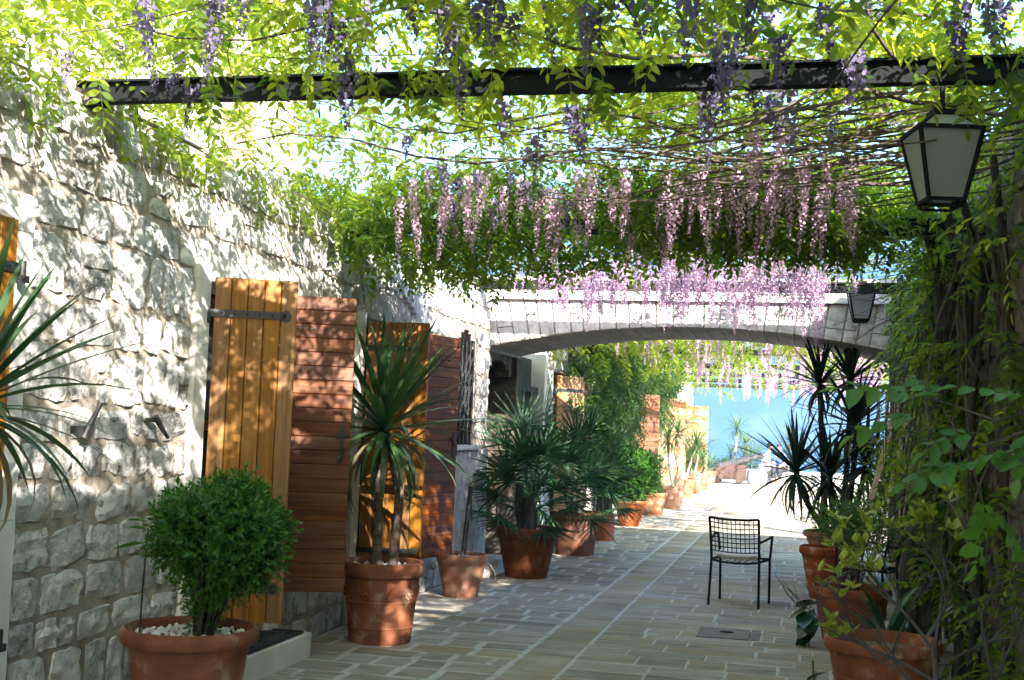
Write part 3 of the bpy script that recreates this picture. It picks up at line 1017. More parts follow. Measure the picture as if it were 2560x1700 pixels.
def bevel_box(x0, x1, y0, y1, z0, z1, c=.012, j=.004, seg=6):
    """Worn block: eased top edge, slightly wavy."""
    V = []; F = []
    rows = []
    for (ins, z) in ((0, z0), (0, z1 - c), (c, z1)):
        ring = []
        for (ax, ay, bx, by) in ((x0 + ins, y0 + ins, x1 - ins, y0 + ins), (x1 - ins, y0 + ins, x1 - ins, y1 - ins), (x1 - ins, y1 - ins, x0 + ins, y1 - ins), (x0 + ins, y1 - ins, x0 + ins, y0 + ins)):
            for i in range(seg):
                t = i / seg
                ring.append((ax + (bx - ax) * t + random.uniform(-j, j), ay + (by - ay) * t + random.uniform(-j, j), z + (random.uniform(-j, j) if z > z0 else 0)))
        rows.append(ring)
    n = 4 * seg
    for r_ in rows: V += r_
    for k in range(2):
        for i in range(n):
            F.append((k * n + i, k * n + (i + 1) % n, (k + 1) * n + (i + 1) % n, (k + 1) * n + i))
    F.append(tuple(range(2 * n, 3 * n)))
    return V, F


V, F = bevel_box(-3.72, -3.19, 7.02, 8.14, 0, .17)
o = link('door_step', mesh('door_step', V, F, 40), M['ashlar']); tag(o, 'white worn stone doorstep carrying a black mat, nearest the camera', 'step', 'stone doorsteps')
V, F = bevel_box(-3.72, -3.22, 9.62, 10.42, 0, .10)
o = link('door_step', mesh('door_step', V, F, 40), M['ashlar']); tag(o, 'low stone doorstep peeping out behind the large terracotta pot', 'step', 'stone doorsteps')
V, F = bevel_box(-3.5, -3.15, 13.0, 13.95, 0, .16)
o = link('door_step', mesh('door_step', V, F, 40), M['ashlar']); tag(o, 'pale stone doorstep between the small pot and the fan palm pot', 'step', 'stone doorsteps')


def door_mat(x0, x1, y0, y1, z, label, word=None):
    e = empty('door_mat', ((x0 + x1) / 2, (y0 + y1) / 2, z), 0, label, 'mat', 'black rubber door mats')
    MB().box(x0, x1, y0, y1, z + .002, z + .014).build('mat_base', M['rubber'], e)
    mb = MB()
    for (a, b, c, d) in ((x0, x1, y0, y0 + .02), (x0, x1, y1 - .02, y1), (x1 - .018, x1, y0, y1), (x1 - .125, x1 - .112, y0 + .1, y1 - .1)):
        mb.box(a, b, c, d, z + .0145, z + .021)
    mb.build('raised_border', M['rubber'], e)
    # stone-pattern lozenges
    k = 0
    xx = x0 + .02
    while xx < x1 - .16:
        yv = y0 + .05 + (.06 if k % 2 else 0)
        while yv < y1 - .12:
            L = random.uniform(.09, .15)
            V, F = slab_piece(xx, xx + .085, yv, yv + L, 0, .012)
            V = [(a, b, z + .0145 + max(0, c + .011) * .45) for a, b, c in V]
            MB().add(V, F).build('raised_cobble', M['rubber'], e)
            yv += L + .012
        xx += .10; k += 1
    if word:
        cu = bpy.data.curves.new('lettering', 'FONT')
        cu.body = word; cu.size = .095; cu.extrude = .004; cu.align_x = 'CENTER'; cu.align_y = 'CENTER'
        cu.space_character = 1.15
        tc = bpy.data.objects.new('lettering_curve', cu)
        lm = bpy.data.meshes.new_from_object(tc)
        bpy.data.objects.remove(tc)
        to = link('lettering', lm, M['rubber_letter'], e)
        to.matrix_basis = Matrix.Translation((x1 - .062, (y0 + y1) / 2, z + .018)) @ Matrix.Rotation(R(90), 4, 'Z')
    mb = MB()
    for sy in (-1, 1):
        for q in range(3):
            cx_, cy_ = x1 - .06, (y0 + y1) / 2 + sy * ((y1 - y0) / 2 - .05 - q * .05)
            mb.tube([(cx_ + .022 * math.cos(t) * (1 - t / 12), cy_ + .02 * math.sin(t) * (1 - t / 12), z + .017) for t in np.linspace(0, 9, 12)], .004, 4)
    mb.build('scroll_relief', M['rubber'], e)


door_mat(-3.66, -3.20, 7.16, 8.02, .172, 'black rubber mat lettered WELCOME on the white doorstep', 'WELCOME')
door_mat(-3.60, -3.23, 9.66, 10.38, .102, 'black mat on the low step behind the large terracotta pot')

# ------------------------------------------------------------------ pots


def pot(loc, r, h, rb, mat, label, rim=.07, lip=.02, rings=2, soil='pebble', relief=False, plastic=False, bowl=False, roll=False, group='terracotta plant pots'):
    e = empty('plant_pot', loc, 0, label, 'pot', group)
    pr = [(rb * .9, .004), (rb, .0), (rb * 1.01, .012)]
    hb = h - rim
    rtop = r - lip
    N_ = 10
    for i in range(1, N_ + 1):
        t = i / N_
        rr = rb + (rtop - rb) * (t ** (.75 if bowl else .92))
        pr.append((rr, .012 + (hb - .012) * t))
        for q in range(rings):
            zr = (q + .55) / (rings + .4)
            if abs(t - zr) < .5 / N_:
                zz = .012 + (hb - .012) * t
                pr += [(rr + .001, zz + .006), (rr + .008, zz + .010), (rr + .008, zz + .016), (rr + .002, zz + .020)]
    pr += [(rtop + .004, hb + .001), *([(r - .028 + .028 * math.sin(a_), h - rim / 2 - rim / 2 * math.cos(a_)) for a_ in np.linspace(.25, math.pi - .1, 9)] if roll else [(r - .006, hb + .006), (r, hb + .018), (r, h - .018), (r - .006, h - .004), (r - .014, h), (r - .026, h - .004)]), (r - .032, h - .03), (r - .045, h - .12)]
    MB().lathe(pr, 48).build('pot_body', M[mat], e, 50, True)
    if relief:
        mb = MB()
        for k in range(10):
            t = 2 * math.pi * k / 10 + .2
            zz = h * .62; rr = rb + (rtop - rb) * .66 + .009
            cx_, cy_ = rr * math.cos(t), rr * math.sin(t)
            if k % 2:
                for q in range(8):
                    a = 2 * math.pi * q / 8
                    u = .035 * math.cos(a); v = .035 * math.sin(a)
                    mb.ball((cx_ - u * math.sin(t), cy_ + u * math.cos(t), zz + v), .014, 6, 4, (.6, .6, .8))
                mb.ball((cx_, cy_, zz), .015, 6, 4)
            else:
                for q in range(5):
                    mb.ball((cx_ + .01 * (q - 2) * math.sin(t), cy_ - .01 * (q - 2) * math.cos(t), zz + .04 - .018 * q), .016 - .002 * q, 6, 4, (.8, .8, 1))
        mb.build('relief_ornament', M[mat], e, 180, True)
    zs = h - .045
    if soil == 'pebble':
        MB().lathe([(r - .034, zs - .03), (r * .5, zs - .01), (.001, zs - .005)], 24).build('soil', M['earth'], e, 60, True)
        nP = int(260 * (r / .3) ** 2)
        bv, bf = ico()
        Vs = []; Fs = []; rn = []
        for i in range(nP):
            a = random.uniform(0, 2 * math.pi); q = (r - .045) * math.sqrt(random.random())
            s = random.uniform(.008, .017)
            q3 = Quaternion((random.random(), random.random(), random.random(), random.random())).normalized().to_matrix()
            M3 = np.array(q3) * np.array([s * 1.2, s, s * .8])
            Vs.append(bv @ M3.T + np.array([q * math.cos(a), q * math.sin(a), zs - .012 + random.uniform(0, .018)]))
            Fs.append(bf + i * len(bv)); rn += [random.random()] * len(bv)
        o = link('pebbles', bigmesh('pebbles', np.concatenate(Vs), np.concatenate(Fs), rn, True), M['pebble'], e, True)
        tag(o, kind='stuff')
    else:
        MB().lathe([(r - .034, zs - .03), (r * .5, zs - .012), (.001, zs - .005)], 24).build('soil', M['earth'], e, 60, True)
    return e


def ico():
    t = (1 + 5 ** .5) / 2
    V = np.array([(-1, t, 0), (1, t, 0), (-1, -t, 0), (1, -t, 0), (0, -1, t), (0, 1, t), (0, -1, -t), (0, 1, -t), (t, 0, -1), (t, 0, 1), (-t, 0, -1), (-t, 0, 1)], float)
    V /= np.linalg.norm(V[0])
    F = np.array([(0, 11, 5), (0, 5, 1), (0, 1, 7), (0, 7, 10), (0, 10, 11), (1, 5, 9), (5, 11, 4), (11, 10, 2), (10, 7, 6), (7, 1, 8), (3, 9, 4), (3, 4, 2), (3, 2, 6), (3, 6, 8), (3, 8, 9), (4, 9, 5), (2, 4, 11), (6, 2, 10), (8, 6, 7), (9, 8, 1)])
    return V, F


POT_A = (-2.81, 5.60, 0)
POT_B = (-2.97, 8.93, 0)
pot(POT_A, .325, .60, .215, 'terracotta', 'wide terracotta pot with rounded rim holding the clipped box bush', rim=.08, lip=.045, rings=1, roll=True)
pot(POT_B, .302, .585, .225, 'terracotta', 'large ringed terracotta pot with relief flowers holding the dracaena', rim=.11, lip=.028, rings=2, relief=True)
pot((-3.06, 11.53, 0), .238, .40, .158, 'terracotta_old', 'small sun-flecked pale clay pot with white gravel and a black pole', rim=.085, lip=.012, rings=0)
pot((-2.83, 13.36, 0), .335, .535, .22, 'terracotta_dark', 'brown ringed clay pot of the nearer fan palm', rim=.12, lip=.025, rings=2)
pot((-2.78, 16.05, 0), .33, .55, .24, 'terracotta_dark', 'dark shaded clay pot of the farther fan palm', rim=.10, lip=.03, rings=1, soil='earth')
pot((-2.76, 18.36, 0), .19, .385, .155, 'plastic_pot', 'small smooth red pot with flared rim between palm and shrub', rim=.04, lip=.03, rings=0, soil='earth')
pot((-2.78, 21.38, 0), .275, .435, .16, 'terracotta', 'terracotta pot half in sun under a dark bushy shrub', rim=.07, lip=.02, rings=2, soil='earth')
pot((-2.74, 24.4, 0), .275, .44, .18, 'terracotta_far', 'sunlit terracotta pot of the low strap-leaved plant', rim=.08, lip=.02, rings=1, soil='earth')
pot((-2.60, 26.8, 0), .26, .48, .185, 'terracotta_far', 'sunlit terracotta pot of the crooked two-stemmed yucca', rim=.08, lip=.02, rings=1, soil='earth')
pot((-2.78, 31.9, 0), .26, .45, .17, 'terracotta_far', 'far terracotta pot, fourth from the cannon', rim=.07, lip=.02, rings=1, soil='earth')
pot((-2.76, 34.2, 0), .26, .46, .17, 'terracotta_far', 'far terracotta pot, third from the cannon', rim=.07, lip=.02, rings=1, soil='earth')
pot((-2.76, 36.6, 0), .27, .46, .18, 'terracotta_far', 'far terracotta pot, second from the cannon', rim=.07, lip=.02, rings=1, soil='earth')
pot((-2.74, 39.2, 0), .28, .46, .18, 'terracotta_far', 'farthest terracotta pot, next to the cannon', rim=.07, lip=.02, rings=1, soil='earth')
# right side
pot((.525, 8.30, 0), .355, .375, .27, 'terracotta', 'wide terracotta bowl pot at the lower right behind the bare twigs', rim=.085, lip=.03, rings=1, soil='earth')
pot((.42, 10.55, 0), .315, .43, .22, 'terracotta', 'terracotta pot with a dark lip holding a thin leafy bush, right side', rim=.08, lip=.03, rings=1, soil='earth')
pot((.29, 13.15, 0), .28, .52, .17, 'terracotta', 'tall slim terracotta pot at the chair side below the yucca', rim=.085, lip=.025, rings=2, soil='earth')
pot((.42, 14.75, 0), .37, .56, .24, 'terracotta_old', 'broad-rimmed clay pot of the dark yucca under the arch', rim=.07, lip=.05, rings=1, soil='earth')
pot((-2.55, 3.45, 0), .25, .46, .18, 'terracotta', 'terracotta pot of the dracaena reaching in from the left', rim=.08, lip=.02, rings=1, soil='earth')

# black pole in the small pot
o = MB().tube([(-3.055, 11.52, .33), (-3.005, 11.56, 1.02)], .024, 10).build('black_pole', M['iron'], None, 60)
tag(o, 'short black pole standing in the small pale clay pot', 'pole')
# loose cable by the small step
o = MB().tube([(-3.08, 12.75, .17), (-3.02, 12.72, .10), (-3.0, 12.66, .02), (-2.96, 12.7, .008), (-3.03, 12.78, .006)], .006, 5).build('cable', M['joint_pale'], None, 60)
tag(o, 'loop of pale cable by the doorstep behind the small clay pot', 'cable')

# ------------------------------------------------------------------ chairs


def make_chair(loc, rz, label):
    e = empty('garden_chair', loc, rz, label, 'chair', 'black metal garden chairs')
    W_, sh, bt = .225, .42, .82
    mt_ = M['steel']
    def bk(z):                 # back leans towards -y
        t = max(0, (z - sh) / (bt - sh))
        return -.20 - .075 * t - .02 * t * t
    for sx in (-1, 1):
        MB().tube([(sx * .235, -.245, 0), (sx * W_, -.205, sh), (sx * W_ , bk(.55), .55), (sx * (W_ + .004), bk(.7), .7), (sx * (W_ + .006), bk(bt), bt)], .0125, 8).build('leg', mt_, e, 50, True)
        MB().tube([(sx * .238, .225, 0), (sx * .240, .215, sh), (sx * .262, .20, .63)], .0125, 8).build('leg', mt_, e, 50, True)
        MB().tube([(sx * W_, bk(.60) , .60), (sx * .25, -.08, .615), (sx * .275, .10, .64), (sx * .264, .20, .632)], .0115, 8).build('armrest', mt_, e, 50, True)
    MB().tube([(-W_ - .006, bk(bt), bt)] + [(W_ * t, bk(bt) - .03 * (1 - t * t), bt - .012 * (1 - t * t)) for t in np.linspace(-.85, .85, 9)] + [(W_ + .006, bk(bt), bt)], .0115, 8).build('top_rail', mt_, e, 50, True)
    zb = .512
    for i in range(10):
        t = -1 + 2 * (i + 1) / 11
        MB().tube([(W_ * t, bk(z) - .03 * (1 - t * t), z - .012 * (1 - t * t)) for z in (zb, .6, .7, bt)], .0045, 5).build('slat', mt_, e, 0, True)
    for i in range(7):
        z = zb + (bt - zb) * i / 7
        MB().tube([(W_ * t, bk(z) - .03 * (1 - t * t) , z - .012 * (1 - t * t)) for t in np.linspace(-1, 1, 7)], .0055, 5).build('slat', mt_, e, 0, True)
    mb = MB()
    mb.tube([(-W_, -.205, sh), (-.12, -.215, sh - .016), (0, -.218, sh - .02), (.12, -.215, sh - .016), (W_, -.205, sh)], .011, 6)
    mb.tube([(-.24, .215, sh), (.24, .215, sh)], .011, 6)
    for sx in (-1, 1): mb.tube([(sx * W_, -.205, sh), (sx * .24, .215, sh)], .011, 6)
    mb.build('seat_frame', mt_, e, 50, True)
    mb = MB()
    for i in range(8):
        x = -.2 + .4 * i / 7
        mb.tube([(x, -.21, sh - .008), (x, .21, sh - .002)], .004, 4)
    mb.build('seat_mesh', mt_, e, 0, True)
    return e


def cushion(loc, rz, label, sx=.215, sy=.21, h=.045):
    V = []; F = []
    n = 10
    for s_ in (1, -1):
        for j in range(n + 1):
            for i in range(n + 1):
                u, v = -1 + 2 * i / n, -1 + 2 * j / n
                k = (1 - abs(u) ** 5) * (1 - abs(v) ** 5)
                uu = u * math.sqrt(1 - .18 * v * v); vv = v * math.sqrt(1 - .18 * u * u)
                V.append((uu * sx, vv * sy, s_ * h * (k ** .6) * (1 + .15 * noise.noise(Vector((u * 2, v * 2, loc[0])))) - .010 * math.cos(u * 1.5) ))
    m_ = (n + 1) ** 2
    for j in range(n):
        for i in range(n):
            a = j * (n + 1) + i
            F.append((a, a + 1, a + n + 2, a + n + 1)); F.append((m_ + a, m_ + a + n + 1, m_ + a + n + 2, m_ + a + 1))
    o = link('seat_cushion', mesh('seat_cushion', V, F, 180), M['cushion'])
    o.location = loc; o.rotation_euler = (0, 0, rz)
    tag(o, label, 'cushion', 'pale seat cushions')
    return o


make_chair((-.535, 12.28, .004), R(-10), 'black lattice-back metal armchair standing alone on the paving')
cushion((-.535, 12.28, .012 + .468), R(-10), 'beige cushion on the lone lattice-back armchair')
make_chair((.62, 12.15, .004), R(70), 'black metal armchair half hidden behind the right-hand plants')
cushion((.60, 12.14, .012 + .455), R(70), 'white cushion on the armchair half hidden at the right')

# ------------------------------------------------------------------ lanterns


def lantern(loc, rz, label, sc=1.0, hang=.12):
    e = empty('lantern', loc, rz, label, 'lantern', 'hanging lanterns')
    wt, wb, h = .15 * sc, .085 * sc, .335 * sc     # half widths, body height; loc is the bottom centre
    ct = [Vector((sx * wt, sy * wt, h)) for sx, sy in ((-1, -1), (1, -1), (1, 1), (-1, 1))]
    cb = [Vector((sx * wb, sy * wb, 0)) for sx, sy in ((-1, -1), (1, -1), (1, 1), (-1, 1))]
    mb = MB()
    t = .017 * sc
    for i in range(4):
        k = (i + 1) % 4
        mb.bar(cb[i], ct[i], t, t); mb.bar(ct[i], ct[k], t * 1.15, t * 1.15); mb.bar(cb[i], cb[k], t, t)
        lo = .045 * sc
    low = [cb[i] * .82 + Vector((0, 0, -.03 * sc)) for i in range(4)]
    for i in range(4):
        mb.bar(cb[i], low[i], t * .8, t * .8); mb.bar(low[i], low[(i + 1) % 4], t * .7, t * .7)
    mb.build('frame', M['steel'], e, 0, True)
    for i in range(4):
        k = (i + 1) % 4
        q = [cb[i], cb[k], ct[k], ct[i]]
        c = sum(q, Vector()) / 4; nrm = Vector((c.x, c.y, 0)).normalized()
        V = [p.lerp(c, .02) for p in q] + [p.lerp(c, .02) - nrm * .004 for p in q]
        MB().add(V, [(0, 1, 2, 3), (7, 6, 5, 4), (0, 4, 5, 1), (1, 5, 6, 2), (2, 6, 7, 3), (3, 7, 4, 0)]).build('pane', M['frosted'], e, 0, True)
    ap = [Vector((sx * wt * .35, sy * wt * .35, h + .085 * sc)) for sx, sy in ((-1, -1), (1, -1), (1, 1), (-1, 1))]
    mb = MB(); mb2 = MB()
    for i in range(4):
        k = (i + 1) % 4
        mb.bar(ct[i], ap[i], t * .9, t * .9); mb.bar(ap[i], ap[k], t, t)
        mb2.add([ct[i], ct[k], ap[k], ap[i]], [(0, 1, 2, 3)])
    mb.box(-wt * .4, wt * .4, -wt * .4, wt * .4, h + .092 * sc, h + .11 * sc)
    mb.tube([(0, 0, h + .1 * sc), (0, 0, h + .1 * sc + hang)], .012, 8)
    mb.build('cap', M['steel'], e, 0, True)
    mb2.build('roof_pane', M['frosted'], e, 0, True)
    return e


lantern((.575, 5.72, 2.645), R(12), 'large frosted-glass lantern with dark frame at the upper right under the vine stems', sc=.90, hang=.19)
lantern((.585, 13.55, 2.84), R(2), 'smaller lantern with frosted panes hanging before the right end of the arch', sc=.90, hang=.10)

# ------------------------------------------------------------------ leaning battens
for i, (p, q, w, lb) in enumerate([((.42, 12.62, .01), (.985, 13.0, 2.22), .05, 'pale timber batten leaning at the right, nearest the yucca'),
                                ((.60, 12.55, .01), (1.08, 12.9, 2.15), .042, 'pale timber batten leaning at the right, middle one'),
                                ((.80, 12.50, .01), (1.14, 12.75, 2.05), .045, 'pale timber batten leaning at the right, closest to the wall')]):
    o = MB().bar(p, q, w, w * .9, (0, 1, 0)).build('timber_batten', M['batten'])
    tag(o, lb, 'batten', 'leaning timber battens')

# ------------------------------------------------------------------ cannon on its carriage
cn = empty('cannon', (-2.25, 42.3, 0), 0, 'old iron cannon on a brown wooden carriage at the sea end', 'cannon')
for sy in (-1, 1):
    y0 = 42.3 + sy * .22
    pts = [(-2.86, .12), (-1.72, .12), (-1.72, .62), (-2.35, .62), (-2.78, .46), (-2.92, .36)]
    V = [(x, y0 - .05, z) for x, z in pts] + [(x, y0 + .05, z) for x, z in pts]
    F = [tuple(range(6)), tuple(range(11, 5, -1))] + [(k, 6 + k, 6 + (k + 1) % 6, (k + 1) % 6) for k in range(6)]
    ck = MB().add(V, F).build('cheek', M['cannon_wood'], cn)
    MB().tube([(-2.28 + .05 * math.cos(t), y0 + sy * 0 - .06, .40 + .05 * math.sin(t)) for t in np.linspace(0, 2 * math.pi, 14)], .01, 5).build('ring', M['cannon_iron'], ck, 60)
MB().box(-2.8, -1.8, 42.14, 42.46, .2, .34).build('bed', M['cannon_wood'], cn)
for x in (-2.66, -1.92):
    for sy in (-1, 1):
        MB().tube([(x, 42.3 + sy * .275, .12), (x, 42.3 + sy * .35, .12)], .12, 20).build('wheel', M['cannon_wood'], cn, 40)
a = Vector((-2.75, 42.3, .47)); d = Vector((1.66, 0, .52)).normalized()
prof = [(0, .05), (.03, .07), (.06, .05), (.10, .12), (.16, .135), (.18, .145), (.22, .145), (.23, .13), (.62, .12), (.63, .13), (.67, .13), (.68, .115), (1.1, .10), (1.42, .085), (1.5, .085), (1.54, .105), (1.62, .10), (1.66, .07), (1.665, .045), (1.45, .04)]
MB().tube([a + d * t for t, r_ in prof], [r_ for t, r_ in prof], 20, True).build('barrel', M['cannon_iron'], cn, 35)
o = MB().tube([(-1.62, 42.5, .23), (-1.60, 42.5, .23), (-1.15, 42.75, .23), (-1.12, 42.76, .23)], [.18, .23, .23, .19], 24).build('stone_roller', M['white_stone'], None, 35)
tag(o, 'short white stone cylinder lying beside the cannon', 'cylinder')
bn = empty('stone_bench', (-.7, 43.9, 0), 0, 'low stone bench with the two seated people at the far end', 'bench')
for i in range(5):
    MB().box(-1.3 + i * .5, -.805 + i * .5, 43.7, 44.2, 0, .34, j=.012).build('stone', M['limestone'], bn)
MB().box(-1.32, 1.22, 43.68, 44.22, .345, .40, j=.01).build('seat_slab', M['white_stone'], bn)

# ------------------------------------------------------------------ people on the bench


def skinned(name, pts, edges, rad, mat, parent, sub=2, root=0):
    me = bpy.data.meshes.new(name)
    me.from_pydata(pts, edges, [])
    o = link(name, me, mat, parent, True)
    md = o.modifiers.new('skin', 'SKIN'); md.use_smooth_shade = True
    for i, r_ in enumerate(rad):
        sv = me.skin_vertices[0].data[i]
        sv.radius = (r_, r_); sv.use_root = (i == root)
    s_ = o.modifiers.new('subdivision', 'SUBSURF'); s_.levels = sub; s_.render_levels = sub
    return o


def person(loc, rz, label, shirt, trousers, cap=None, lean=.12, bag=False):
    e = empty('person', loc, rz, label, 'person', 'people at the far end')
    # seated facing +y, hips over the seat edge; seat height .40
    P = [(0, 0, .50), (0, lean * .4, .72), (0, lean * .9, .93), (0, lean * 1.15, 1.02), (0, lean * 1.5 + .01, 1.10), (0, lean * 1.6 + .03, 1.19), (0, lean * 1.6 + .02, 1.28)]
    Ed = [(i, i + 1) for i in range(6)]
    rad = [.135, .125, .13, .055, .06, .085, .075]
    def lim(base, chain, rr):
        k0 = base
        for p, r_ in zip(chain, rr):
            P.append(p); rad.append(r_); Ed.append((k0, len(P) - 1)); k0 = len(P) - 1
    for sx in (-1, 1):
        lim(2, [(sx * .17, lean * .9, .93), (sx * .20, lean + .06, .70), (sx * .12, lean + .26, .60), (sx * .08, lean + .33, .58)], [.065, .05, .038, .03])
        lim(0, [(sx * .09, .03, .48), (sx * .11, .42, .49), (sx * .11, .44, .10), (sx * .11, .55, .05)], [.095, .072, .05, .04])
    skinned('body', P, Ed, rad, M['skin'], e)
    # shirt and trousers over the same skeleton
    sp = [P[0], P[1], P[2]]; se = [(0, 1), (1, 2)]; sr = [.148, .142, .145]
    for sx in (-1, 1):
        k = len(sp); sp += [(sx * .17, lean * .9, .93), (sx * .20, lean + .06, .70)]; sr += [.08, .062]; se += [(2, k), (k, k + 1)]
    skinned('shirt', sp, se, sr, shirt, e)
    tp = [(0, 0, .50)]; te = []; tr_ = [.150]
    for sx in (-1, 1):
        k = len(tp); tp += [(sx * .09, .03, .48), (sx * .11, .42, .49), (sx * .11, .44, .16)]; tr_ += [.108, .085, .062]; te += [(0, k), (k, k + 1), (k + 1, k + 2)]
    skinned('trousers', tp, te, tr_, trousers, e)
    hd = (0, lean * 1.6 + .015, 1.255)
    MB().ball((hd[0], hd[1] - .015, hd[2] + .03), .098, 14, 8, (.95, 1.0, .85)).build('cap' if cap else 'hair', cap or M['hair'], e, 180, True)
    if cap: MB().box(-.07, .07, hd[1] + .05, hd[1] + .17, hd[2] + .02, hd[2] + .035).build('cap_peak', cap, e, 0, True)
    return e


person((-1.20, 43.72, 0), R(-105), 'seated person in pale clothes turned to the right beside the cannon', M['cloth_white'], M['cloth_grey'])
person((-.62, 43.75, 0), R(160), 'seated person in a blue top and dark cap on the low bench', M['cloth_blue'], M['cloth_dark'], M['cloth_dark'])
bg_ = MB(); V, F = bevel_box(-.32, -.02, 43.75, 43.95, .402, .66, .05, .015, 4)
o = link('shoulder_bag', mesh('shoulder_bag', V, F, 180), M['cloth_dark']); tag(o, 'dark bag on the low bench beside the person in blue', 'bag')

# ------------------------------------------------------------------ leaf templates
def leaf_strip(L, w, droop, fold=.25, n=6, prof=None, twist=0.0):
    """Sword leaf along +x, bending down with droop; V-folded.  -> V, F(tris/quads), rnd"""
    V = []; F = []
    x = z = 0.0
    ang = 0.0
    for i in range(n + 1):
        t = i / n
        wd = w * (prof(t) if prof else (.55 + .45 * min(1, t * 4)) * (1 - t ** 3) + .02)
        tw = twist * t
        c, s = math.cos(tw), math.sin(tw)
        for sy, fz in ((-1, fold), (0, 0), (1, fold)):
            yy, zz = sy * wd / 2, fz * abs(sy) * wd / 2
            V.append((x, yy * c - zz * s, z + yy * s + zz * c))
        ang = -droop * (t ** 1.4)
        x += L / n * math.cos(ang); z += L / n * math.sin(ang)
    for i in range(n):
        a = i * 3
        F.append((a, a + 3, a + 4, a + 1)); F.append((a + 1, a + 4, a + 5, a + 2))
    return np.array(V, float), np.array(F)


def leaflet(L, w, curl=.15):
    """Small lance-shaped blade along +x: two quads folded on the midrib."""
    V = np.array([(0, 0, 0), (L * .38, w / 2, .12 * w), (L * .74, w * .36, -.10 * L * curl * 2), (L, 0, -.35 * L * curl * 2), (L * .74, -w * .36, -.10 * L * curl * 2), (L * .38, -w / 2, .12 * w)], float)
    F = np.array([(0, 1, 2, 3), (0, 3, 4, 5)])
    return V, F


def rotm(yaw, pitch, roll=0):
    cy_, sy_ = math.cos(yaw), math.sin(yaw); cp, sp = math.cos(pitch), math.sin(pitch); cr, sr = math.cos(roll), math.sin(roll)
    Rz = np.array([[cy_, -sy_, 0], [sy_, cy_, 0], [0, 0, 1]]); Ry = np.array([[cp, 0, -sp], [0, 1, 0], [sp, 0, cp]]); Rx = np.array([[1, 0, 0], [0, cr, -sr], [0, sr, cr]])
    return Rz @ Ry @ Rx


def joinT(items):
    """items: list of (V, F, rnd per vertex or scalar)"""
    Vs = []; Fs = []; rs = []; n = 0
    for V, F, r_ in items:
        Vs.append(V); Fs.append(F + n); n += len(V)
        rs.append(np.full(len(V), r_) if np.isscalar(r_) else r_)
    return np.concatenate(Vs), np.concatenate(Fs), np.concatenate(rs)


def frond_template(L=.27, pairs=6, lw=.024, ll=.058, seed=0, droop=.7):
    """Pinnate wisteria leaf: rachis along +x with paired leaflets and one at the tip."""
    r = random.Random(seed)
    it = []
    pts = []
    x = z = 0; a = .15
    n = pairs * 2 + 2
    for i in range(n + 1):
        pts.append((x, 0, z, a))
        a -= droop / n
        x += L / n * math.cos(a); z += L / n * math.sin(a)
    # rachis strip
    V = []; F = []
    for i, p in enumerate(pts):
        w = .0022 * (1 - .6 * i / n)
        V += [(p[0], -w, p[2]), (p[0], w, p[2])]
    for i in range(n): F.append((2 * i, 2 * i + 2, 2 * i + 3, 2 * i + 1))
    it.append((np.array(V), np.array(F), .3))
    for i in range(pairs + 1):
        k = int(3 + (n - 3) * i / pairs)
        p = pts[min(k, n)]
        s = (.75 + .35 * math.sin(math.pi * (i + .7) / (pairs + 1))) * r.uniform(.88, 1.12)
        sides = (-1, 1) if i < pairs else (0,)
        for sd in sides:
            V, F = leaflet(ll * s * (1.12 if sd == 0 else 1), lw * s, r.uniform(.05, .35))
            M3 = rotm(sd * r.uniform(.95, 1.25), r.uniform(-.35, .1) + p[3] * .5, r.uniform(-.4, .4))
            it.append((V @ M3.T + np.array([p[0], 0, p[2]]), F, r.uniform(0, 1)))
    return joinT(it)


def raceme_template(L=.4, rad=.042, n=70, seed=0, fl=.017):
    """Hanging flower cluster: stalk along -z, pea flowers in a spiral, buds at the tip."""
    r = random.Random(seed)
    it = []
    bx_, by_ = r.uniform(-.10, .10) * L, r.uniform(-.10, .10) * L
    # stalk
    V = []; F = []
    for i in range(6):
        t = i / 5; w = .0025 * (1 - .7 * t)
        ox, oy = bx_ * t * t, by_ * t * t
        V += [(ox - w, oy, -L * t), (ox + w, oy, -L * t), (ox, oy + w, -L * t), (ox, oy - w, -L * t)]
    for i in range(5):
        F.append((4 * i, 4 * i + 4, 4 * i + 5, 4 * i + 1)); F.append((4 * i + 2, 4 * i + 6, 4 * i + 7, 4 * i + 3))
    it.append((np.array(V, float), np.array(F), .1))
    for k in range(n):
        t = .06 + .94 * (k + r.random()) / n
        a = k * 2.4 + r.uniform(-.5, .5)
        rr = rad * (1 - .82 * t ** 1.7) * r.uniform(.5, 1.15)
        s = fl * (1.15 - .75 * t ** 2) * r.uniform(.75, 1.2)
        c = np.array([bx_ * t * t + rr * math.cos(a), by_ * t * t + rr * math.sin(a), -L * t + r.uniform(-.008, .008)])
        col = min(1, max(0, r.uniform(.25, 1) * (1.05 - .45 * t)))
        # standard petal + keel
        V = np.array([(0, 0, 0), (.1, .62, .25), (.25, .45, 1.0), (.28, 0, 1.15), (.25, -.45, 1.0), (.1, -.62, .25)], float) * s
        F = np.array([(0, 1, 2, 3), (0, 3, 4, 5)])
        M3 = rotm(a + r.uniform(-.5, .5), r.uniform(-.5, .3), r.uniform(-.3, .3))
        it.append((V @ M3.T + c, F, col))
        V = np.array([(0, .0, .1), (.75, .28, .15), (1.05, 0, -.1), (.75, -.28, .15)], float) * s
        it.append((V @ M3.T + c, np.array([(0, 1, 2, 3)]), col * .7))
        if k % 2 == 0:
            d = c * np.array([1, 1, 0])
            V = np.array([(bx_ * t * t, by_ * t * t - .0008, -L * t + .012), (bx_ * t * t, by_ * t * t + .0008, -L * t + .012), c + (0, .0008, 0), c + (0, -.0008, 0)])
            it.append((V, np.array([(0, 1, 2, 3)]), .15))
    return joinT(it)


